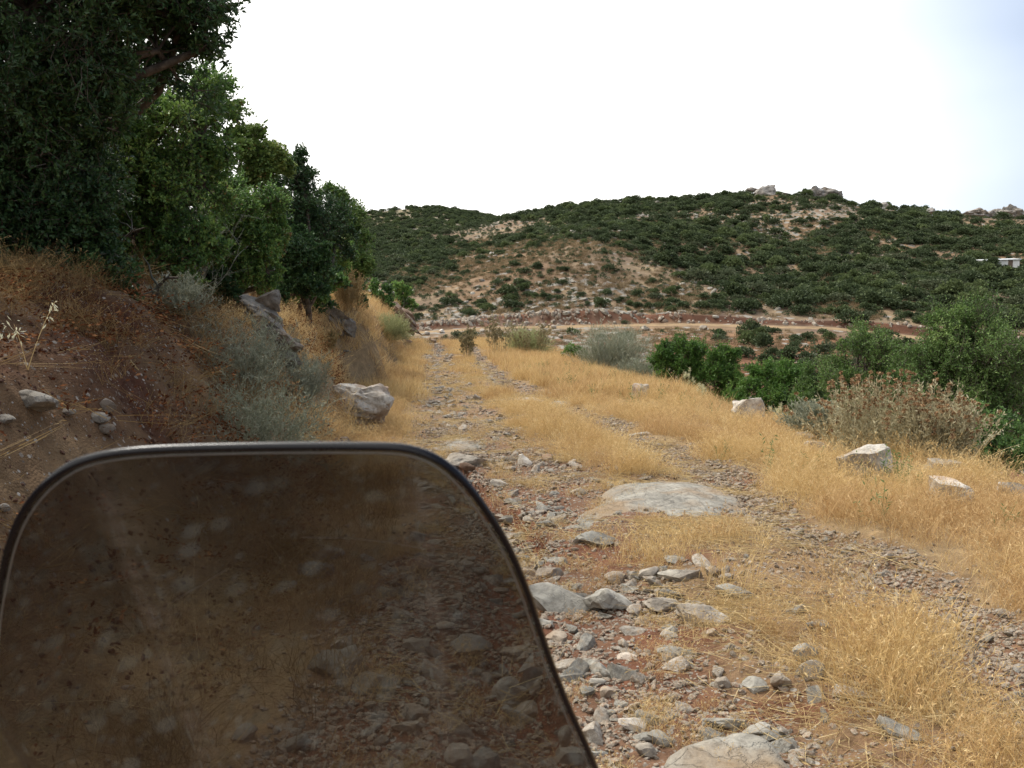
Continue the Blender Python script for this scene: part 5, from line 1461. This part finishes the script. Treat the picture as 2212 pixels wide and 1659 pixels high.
# low undergrowth on the spur, valley side and hill: tiny bushes
PS = [bush_mesh(950 + i, 90, 'far_bush' if i < 3 else 'far_pale', .34) for i in range(5)]
x, y = far_hill_pts(15000, 700, 2350, 52, 240)
k = (g6.random(len(x)) < np.where(np.hypot(x, y) < 108, .2, .9)) & (local_dom(x, y) < .1) & ~((np.hypot(x, y) > 105) & (np.hypot(x, y) < 115)); x, y = x[k], y[k]; n = len(x)
ss = g6.uniform(.18, .5, n)
scatter('undergrowth', 'knee high heath and thorn cushions between the hill bushes', np.stack([x, y, H(x, y)], 1), np.stack([np.zeros(n), np.zeros(n), g6.random(n) * 6.28], 1), np.repeat(ss[:, None], 3, 1), g6.integers(0, 5, n), PS)

# pale rocks scattered on hill and valley side
PR = [rock_mesh('hill_rock_shape', 970 + i, 2, M['rock_grey'], (1, .8, .45), smooth=False, cuts=9, disp=.12) for i in range(5)]
x, y = far_hill_pts(30000, 700, 2400, 50, 236)
r = np.hypot(x, y); px = px_of(x, y)
oc = sstep(.05, .75, fbm(x * .05, y * .05, 14, 3) + .45 * np.exp(-((px - 1180) / 330) ** 2) * sstep(200, 150, r))
k = (g6.random(len(x)) < oc * np.where(r < 108, .22, .20) * np.where(px > 1700, .3, 1)) & (local_dom(x, y) < .1) & ~((r > 106.5) & (r < 112.5)); x, y = x[k], y[k]; n = len(x)
ss = g6.uniform(.15, .75, n) ** 1.3
scatter('hill_rubble', 'pale limestone rocks strewn over the spur and valley side', np.stack([x, y, H(x, y)], 1), np.stack([g6.normal(0, .2, n), g6.normal(0, .3, n), g6.random(n) * 6.28], 1), np.repeat(ss[:, None], 3, 1), g6.integers(0, 5, n), PR)
# broken rock of the cut bank
PC = [rock_mesh('cut_rock_shape', 990 + i, 2, M['cut_rock'] if i % 2 else M['rock'], (.55, .5, 1.0), smooth=False, cuts=12, disp=.14, lo=.4) for i in range(5)]
x, y = far_hill_pts(2600, 860, 2250, 111.9, 114.0); px = px_of(x, y)
k = g6.random(len(x)) < np.where(px < 1250, .7, np.where(px < 1500, .35, .15)); x, y = x[k], y[k]; n = len(x)
ss = .08 + .42 * g6.random(n) ** 2.2
scatter('cut_bank_rubble', 'slanting broken rock in the cut bank behind the far road', np.stack([x, y, H(x, y)], 1), np.stack([g6.normal(-.2, .4, n), g6.normal(-.8, .5, n), g6.normal(0, .8, n)], 1), np.repeat(ss[:, None], 3, 1), g6.integers(0, 5, n), PC)
# boulders on the road shoulder
RB = [('white boulder at the left end of the far road', 922, 722, 11), ('second white boulder from the left on the far road shoulder', 954, 718, 12),
      ('white cube shaped boulder behind the dried thistles on the far road', 1042, 716, 11), ('pale boulder just below the far road near its left end', 1016, 732, 13),
      ('low boulder beneath the left end of the far road', 935, 739, 13), ('twin boulder on the road shoulder, left one', 1172, 707, 12), ('twin boulder on the road shoulder, right one', 1196, 708, 11),
      ('pale boulder under the twin boulders', 1163, 720, 12), ('grey boulder lying below the twin boulders to the right', 1211, 728, 10),
      ('lone grey boulder on the middle of the far road shoulder', 1395, 713, 16), ('flat pale boulder farther right on the road shoulder', 1520, 712, 16), ('small white boulder in the middle of the brown slope', 1330, 722, 10)]
for (lb, px_, py_, wd) in RB:
    placed_rock('boulder', 'boulder', lb, px_, py_ + 2, wd * 1.15, .7, .8, mat='rock_white' if 'white' in lb else 'rock', sub=3, sink=.1, cuts=10, disp=.1, lo=.55)

# crags on the ridge
def crag(label, blocks, seed, dist=232):
    rt = None
    for k_, (qx, qy, wd, ht) in enumerate(blocks):
        p = at(qx, qy - 3, dist + (k_ % 3) * 2)
        if rt is None:
            b0 = p.copy(); rt = root('crag', b0, label, 'crag')
        hw = 1.35 * wd / F * dist / 2; hh = 1.25 * ht / F * dist / 2
        me = rock_mesh('crag_block', seed + k_, 4, M['crag'], (hw * 1.1, hw * 1.1, hh * 1.25), cuts=16, disp=.18, lo=.5, hi=.85, freq=2.6)
        link('crag_block', me, rt, loc=p - b0, rot=(R(-8), R(random.uniform(-12, 12)), random.uniform(-.4, .4)))
crag('jagged pale crag at the highest point of the ridge', [(1655, 424, 30, 26), (1640, 420, 22, 12), (1672, 432, 46, 20), (1695, 438, 40, 14), (1660, 412, 18, 12), (1622, 414, 16, 8)], 1100)
crag('flat topped crag right of the two small ridge trees', [(1765, 422, 28, 20), (1790, 422, 36, 16), (1806, 426, 20, 12), (1775, 430, 20, 12)], 1120)
crag('broken crag below the flat topped crag', [(1795, 444, 30, 22), (1825, 450, 36, 14), (1842, 456, 20, 10), (1740, 456, 16, 8)], 1140)
crag('low rounded crag in the dip of the ridge', [(1905, 452, 24, 14), (1925, 456, 20, 10), (1900, 462, 22, 10)], 1160)
crag('long crag near the right end of the ridge', [(2105, 466, 44, 14), (2130, 474, 36, 16), (2085, 476, 22, 12), (2070, 470, 14, 10)], 1180)
crag('rounded crag at the right edge of the ridge', [(2180, 468, 44, 24), (2205, 474, 30, 18), (2160, 462, 26, 12), (2150, 480, 20, 10)], 1200)
crag('small outcrop between the ridge dip and the long crag', [(2005, 462, 22, 12), (1990, 468, 14, 8)], 1220)
# trees that stand out on the skyline
for (lb, qx, qy, rd_) in [('small round tree alone on the skyline left of the flat topped crag', 1738, 409, 7), ('larger round tree on the skyline beside the flat topped crag', 1759, 411, 11), ('skyline tree above the low rounded crag', 1914, 440, 11), ('skyline bush right of the ridge dip', 1957, 446, 7), ('flat bush on the skyline, middle one after the dip', 1975, 446, 8), ('wide bush on the skyline before the long crag', 1997, 447, 10), ('dark skyline tree above the long crag', 2064, 458, 10)]:
    p = at(qx, qy + rd_ * 1.1, 238); s_ = rd_ / F * 238 * 1.1
    zt = float(H(p[0], p[1]))
    rt = root('ridge_tree', (p[0], p[1], min(zt, p[2]) - .3), lb, 'tree')
    h_ = p[2] - min(zt, p[2]) + .3
    V, Q, T = tube(np.array([[0, 0, -.2], [.1, 0, h_ * .6 + .2], [0, 0, h_ + s_]]), [.16, .12, .06], 6)
    link('trunk', np_mesh('trunk', V, Q, M['bark'], True), rt)
    tag(link('crown', PB[int(g6.integers(0, 8))], rt, loc=(0, 0, h_), scl=(s_ * 1.1, s_ * 1.1, s_ * 1.25)), kind='stuff')

# white hut on the slope
def simple_mat(name, c, rough=.8):
    m, n, l, o = mat_new(name); tc = n.new('ShaderNodeTexCoord'); t = tnoise(n, l, tc.outputs['Object'], 3, 5, .6)
    r = ramp(n, l, t.outputs[0], [(.3, tuple(v * .82 for v in c)), (.7, c)]); b = principled(n, rough); l.new(r.outputs[0], b.inputs['Base Color']); l.new(b.outputs[0], o.inputs[0]); return m
M['whitewash'] = simple_mat('whitewash', (.78, .78, .75)); M['sheet'] = simple_mat('metal_sheet_roof', (.62, .64, .64), .5); M['doorp'] = simple_mat('weathered_wood', (.16, .12, .09))
def box_mesh(name, sx, sy, sz, mat, cx=0, cy=0, cz=0):
    bm = bmesh.new(); bmesh.ops.create_cube(bm, size=1)
    for v in bm.verts: v.co = Vector((v.co.x * sx + cx, v.co.y * sy + cy, v.co.z * sz + cz))
    bmesh.ops.bevel(bm, geom=bm.edges[:], offset=.02, segments=1, affect='EDGES')
    me = bpy.data.meshes.new(name); bm.to_mesh(me); bm.free(); me.materials.append(mat); return me
hp = hit(2156, 580)
hut = root('hut', hp, 'small low white hut half hidden in scrub on the right hillside', 'hut')
link('wall', box_mesh('wall', 5.2, 2.6, 1.5, M['whitewash'], 0, 0, .55), hut)
rf = link('roof', box_mesh('roof', 5.6, 3.0, .12, M['sheet'], 0, 0, 1.36), hut); rf.rotation_euler = (R(5), R(-2), 0)
link('door', box_mesh('door', .7, .06, 1.1, M['doorp'], 1.2, -1.325, .7), hut)
link('window', box_mesh('window', .5, .05, .4, M['doorp'], -1.1, -1.32, .85), hut)

# ------------------------------------------------------------------ motorcycle windscreen
OUT = [(-30, 1900), (-26, 1700), (-22, 1500), (-14, 1350), (2, 1250), (18, 1180), (42, 1120), (76, 1070), (116, 1032), (160, 1005), (210, 989), (270, 979), (350, 973), (480, 969), (620, 967), (760, 967), (850, 969), (895, 976), (935, 991), (972, 1015), (1006, 1048), (1040, 1092), (1078, 1150), (1112, 1215), (1142, 1290), (1168, 1370), (1196, 1450), (1228, 1530), (1262, 1605), (1290, 1670), (1325, 1760), (1360, 1900)]
def surf(px, py):
    v = ray(px, py); v = v / v[1]
    t = .62
    for it in range(40):
        x, z = v[0] * t, v[2] * t
        ztop = (HZ - 967) / F * .62
        xm = (560 - CX) / F * .64
        wl = .105 + .25 * (ztop - z) * .1
        a = abs(x - xm)
        wing = np.log1p(np.exp(np.clip((a - wl) / .004, -30, 30))) * .004
        tn_ = .62 + .75 * (ztop - z) - .35 * (x - xm) ** 2 - .38 * wing
        t = t + .6 * (tn_ - t)
    return EYE + v * t
from mathutils.geometry import intersect_point_line
def resample(P, n):
    P = np.array(P, float)
    # Catmull-Rom then arc length resample
    pts = []
    for i in range(len(P) - 1):
        p0, p1, p2, p3 = P[max(i - 1, 0)], P[i], P[i + 1], P[min(i + 2, len(P) - 1)]
        for t in np.linspace(0, 1, 12, endpoint=False):
            pts.append(.5 * ((2 * p1) + (-p0 + p2) * t + (2 * p0 - 5 * p1 + 4 * p2 - p3) * t * t + (-p0 + 3 * p1 - 3 * p2 + p3) * t ** 3))
    pts.append(P[-1]); pts = np.array(pts)
    s_ = np.concatenate([[0], np.cumsum(np.linalg.norm(np.diff(pts, axis=0), axis=1))])
    q = np.linspace(0, s_[-1], n)
    return np.stack([np.interp(q, s_, pts[:, 0]), np.interp(q, s_, pts[:, 1])], 1)
rim2 = resample(OUT, 160)
NU, NVv = 140, 90
# grid: columns across, rows from the top outline down to y=1900
xs = np.linspace(rim2[:, 0].min() + 1, rim2[:, 0].max() - 1, 60)
def panel():
    """rows at constant height between left and right outline"""
    top = rim2[np.argmin(rim2[:, 1])]
    it = int(np.argmin(rim2[:, 1]))
    Lp, Rp = rim2[:it + 1][::-1], rim2[it:]
    rows = 967.5 + (1900 - 967.5) * np.linspace(0, 1, NVv) ** 1.8
    G = np.zeros((NVv, NU, 3))
    for r_, yv in enumerate(rows):
        xl = np.interp(yv, Lp[:, 1], Lp[:, 0]); xr = np.interp(yv, Rp[:, 1], Rp[:, 0])
        for c_ in range(NU):
            G[r_, c_] = surf(xl + (xr - xl) * c_ / (NU - 1), yv)
    return G
G = panel()
wr = root('motorcycle_windscreen', EYE + np.array([-.15, .75, -.4]), 'smoked motorcycle windscreen with a dark rim across the lower left', 'windscreen')
W0 = np.array(wr.location)
du = np.gradient(G, axis=1); dv = np.gradient(G, axis=0)
Nn = unit(np.cross(du, dv)); Nn[..., :] *= np.sign(Nn[..., 1:2] + 1e-9)      # away from the rider
TH = .003
A = G.reshape(-1, 3); B = (G + Nn * TH).reshape(-1, 3)
i, j = np.meshgrid(np.arange(NVv - 1), np.arange(NU - 1), indexing='ij'); a = (i * NU + j).ravel()
QA = np.stack([a, a + NU, a + NU + 1, a + 1], 1); QB = QA[:, ::-1] + len(A)
bl = np.concatenate([np.arange(NU), np.arange(1, NVv) * NU + NU - 1, (NVv - 1) * NU + np.arange(NU - 2, -1, -1), np.arange(NVv - 2, 0, -1) * NU])
bn = np.roll(bl, -1); QS = np.stack([bl, bn, bn + len(A), bl + len(A)], 1)
pm = np_mesh('screen_panel', np.concatenate([A, B]) - W0, np.concatenate([QA, QB, QS]), None, True)
pm.set_sharp_from_angle(angle=R(50))
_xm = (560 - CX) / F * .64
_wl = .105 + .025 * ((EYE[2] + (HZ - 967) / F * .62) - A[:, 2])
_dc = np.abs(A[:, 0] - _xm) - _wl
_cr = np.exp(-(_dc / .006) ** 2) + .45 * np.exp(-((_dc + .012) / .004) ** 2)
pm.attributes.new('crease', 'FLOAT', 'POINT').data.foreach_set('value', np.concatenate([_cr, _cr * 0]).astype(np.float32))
def screen_material():
    m, n, l, o = mat_new('smoked_acrylic')
    tr = n.new('ShaderNodeBsdfRefraction'); tr.inputs['Roughness'].default_value = .0; tr.inputs['IOR'].default_value = 1.49
    tr.inputs['Color'].default_value = (.40, .41, .405, 1)
    gl = n.new('ShaderNodeBsdfGlossy'); gl.inputs['Roughness'].default_value = .04
    fr = n.new('ShaderNodeFresnel'); fr.inputs['IOR'].default_value = 1.49
    mx_ = n.new('ShaderNodeMixShader'); l.new(fr.outputs[0], mx_.inputs[0]); l.new(tr.outputs[0], mx_.inputs[1]); l.new(gl.outputs[0], mx_.inputs[2])
    tc = n.new('ShaderNodeTexCoord')
    mpp = n.new('ShaderNodeMapping'); mpp.inputs['Scale'].default_value = (1, .6, .6); l.new(tc.outputs['Object'], mpp.inputs[0])
    t = tnoise(n, l, mpp.outputs[0], 9, 5, .6); t2 = tnoise(n, l, tc.outputs['Object'], 260, 2, .5)
    r1 = ramp(n, l, t.outputs[0], [(.35, (.004, .004, .004)), (.75, (.010, .010, .010))])
    r2 = ramp(n, l, t2.outputs[0], [(.62, (0, 0, 0)), (.75, (.006, .006, .006))])
    dd = mixc(n, l, 1.0, r1.outputs[0], r2.outputs[0], 'ADD')
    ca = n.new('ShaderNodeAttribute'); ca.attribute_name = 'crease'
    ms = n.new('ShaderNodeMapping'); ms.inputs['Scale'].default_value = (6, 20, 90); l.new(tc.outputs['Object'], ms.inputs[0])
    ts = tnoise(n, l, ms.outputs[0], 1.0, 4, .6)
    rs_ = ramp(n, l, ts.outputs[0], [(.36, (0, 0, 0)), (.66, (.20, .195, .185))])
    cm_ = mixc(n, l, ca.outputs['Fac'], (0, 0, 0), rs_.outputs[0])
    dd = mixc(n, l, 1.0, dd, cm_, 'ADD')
    df = n.new('ShaderNodeBsdfDiffuse'); df.inputs[0].default_value = (.42, .40, .37, 1)
    m2_ = n.new('ShaderNodeMixShader'); l.new(dd, m2_.inputs[0]); l.new(mx_.outputs[0], m2_.inputs[1]); l.new(df.outputs[0], m2_.inputs[2])
    l.new(m2_.outputs[0], o.inputs[0])
    return m
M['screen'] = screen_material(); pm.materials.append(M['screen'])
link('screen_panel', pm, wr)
def gloss(name, c, rough, spec=.5):
    m, n, l, o = mat_new(name); b = principled(n, rough, spec); b.inputs['Base Color'].default_value = (*c, 1)
    tc = n.new('ShaderNodeTexCoord'); t = tnoise(n, l, tc.outputs['Object'], 40, 4, .6)
    mr = n.new('ShaderNodeMapRange'); l.new(t.outputs[0], mr.inputs[0]); mr.inputs[3].default_value = rough * .7; mr.inputs[4].default_value = rough * 1.5
    l.new(mr.outputs[0], b.inputs['Roughness']); l.new(b.outputs[0], o.inputs[0]); return m
M['rim'] = gloss('dark_polished_rim', (.004, .004, .007), .24, .25); M['bevel'] = gloss('worn_bevel_edge', (.16, .165, .16), .3, .6)  # bevel grey paints the highlight line inside the rim
R3 = np.array([surf(a_, b_) for a_, b_ in rim2])
tang = unit(np.gradient(R3, axis=0))
n0 = np.array([0, .8, .6]); inw = unit(np.cross(tang, np.repeat(n0[None], len(R3), 0)))
cen = R3.mean(0); sg = np.sign(np.sum(inw * (cen - R3), axis=1, keepdims=True)); inw = inw * np.sign(sg.sum())
def sweep(P, u, v, ru, rv, sides=12):
    th = np.linspace(0, 2 * np.pi, sides, endpoint=False)
    V = (P[:, None] + u[:, None] * (ru * np.cos(th))[None, :, None] + v[:, None] * (rv * np.sin(th))[None, :, None]).reshape(-1, 3)
    n_ = len(P); Q = []
    for i_ in range(n_ - 1):
        for j_ in range(sides): Q.append((i_ * sides + j_, i_ * sides + (j_ + 1) % sides, (i_ + 1) * sides + (j_ + 1) % sides, (i_ + 1) * sides + j_))
    return V, np.array(Q)
nv = unit(np.cross(tang, inw)); nv = nv * np.sign(nv[:, 1:2])
V, Q = sweep(R3 + nv * (TH / 2), inw, nv, .0024, .0034)
link('rim', np_mesh('rim', V - W0, Q, M['rim'], True), wr)
V, Q = sweep(R3 + inw * .0044 - nv * .0003, inw, nv, .0006, .0006, 8)
link('bevel_highlight', np_mesh('bevel_highlight', V - W0, Q, M['bevel'], True), wr)  # thin pale line standing in for the bevel's highlight
M['scratch'] = gloss('pale_scratch', (.16, .155, .145), .7, .2)
for pts in ([(652, 1161), (760, 1164), (850, 1174), (920, 1187)], [(361, 1307), (420, 1272), (495, 1228)]):
    q = resample(pts, 14); P = np.array([surf(a_, b_) for a_, b_ in q]) + np.array([0, -.0006, .0003])
    tg = unit(np.gradient(P, axis=0)); sd_ = unit(np.cross(tg, np.repeat(n0[None], len(P), 0)))
    V, Q = sweep(P, sd_, unit(np.cross(tg, sd_)), .00012, .00008, 5)
    link('scratch', np_mesh('scratch', V - W0, Q, M['scratch'], True), wr)
print('GROUND QUADS', NG, 'TRIS', sum(len(m.polygons) * 2 for m in bpy.data.meshes))
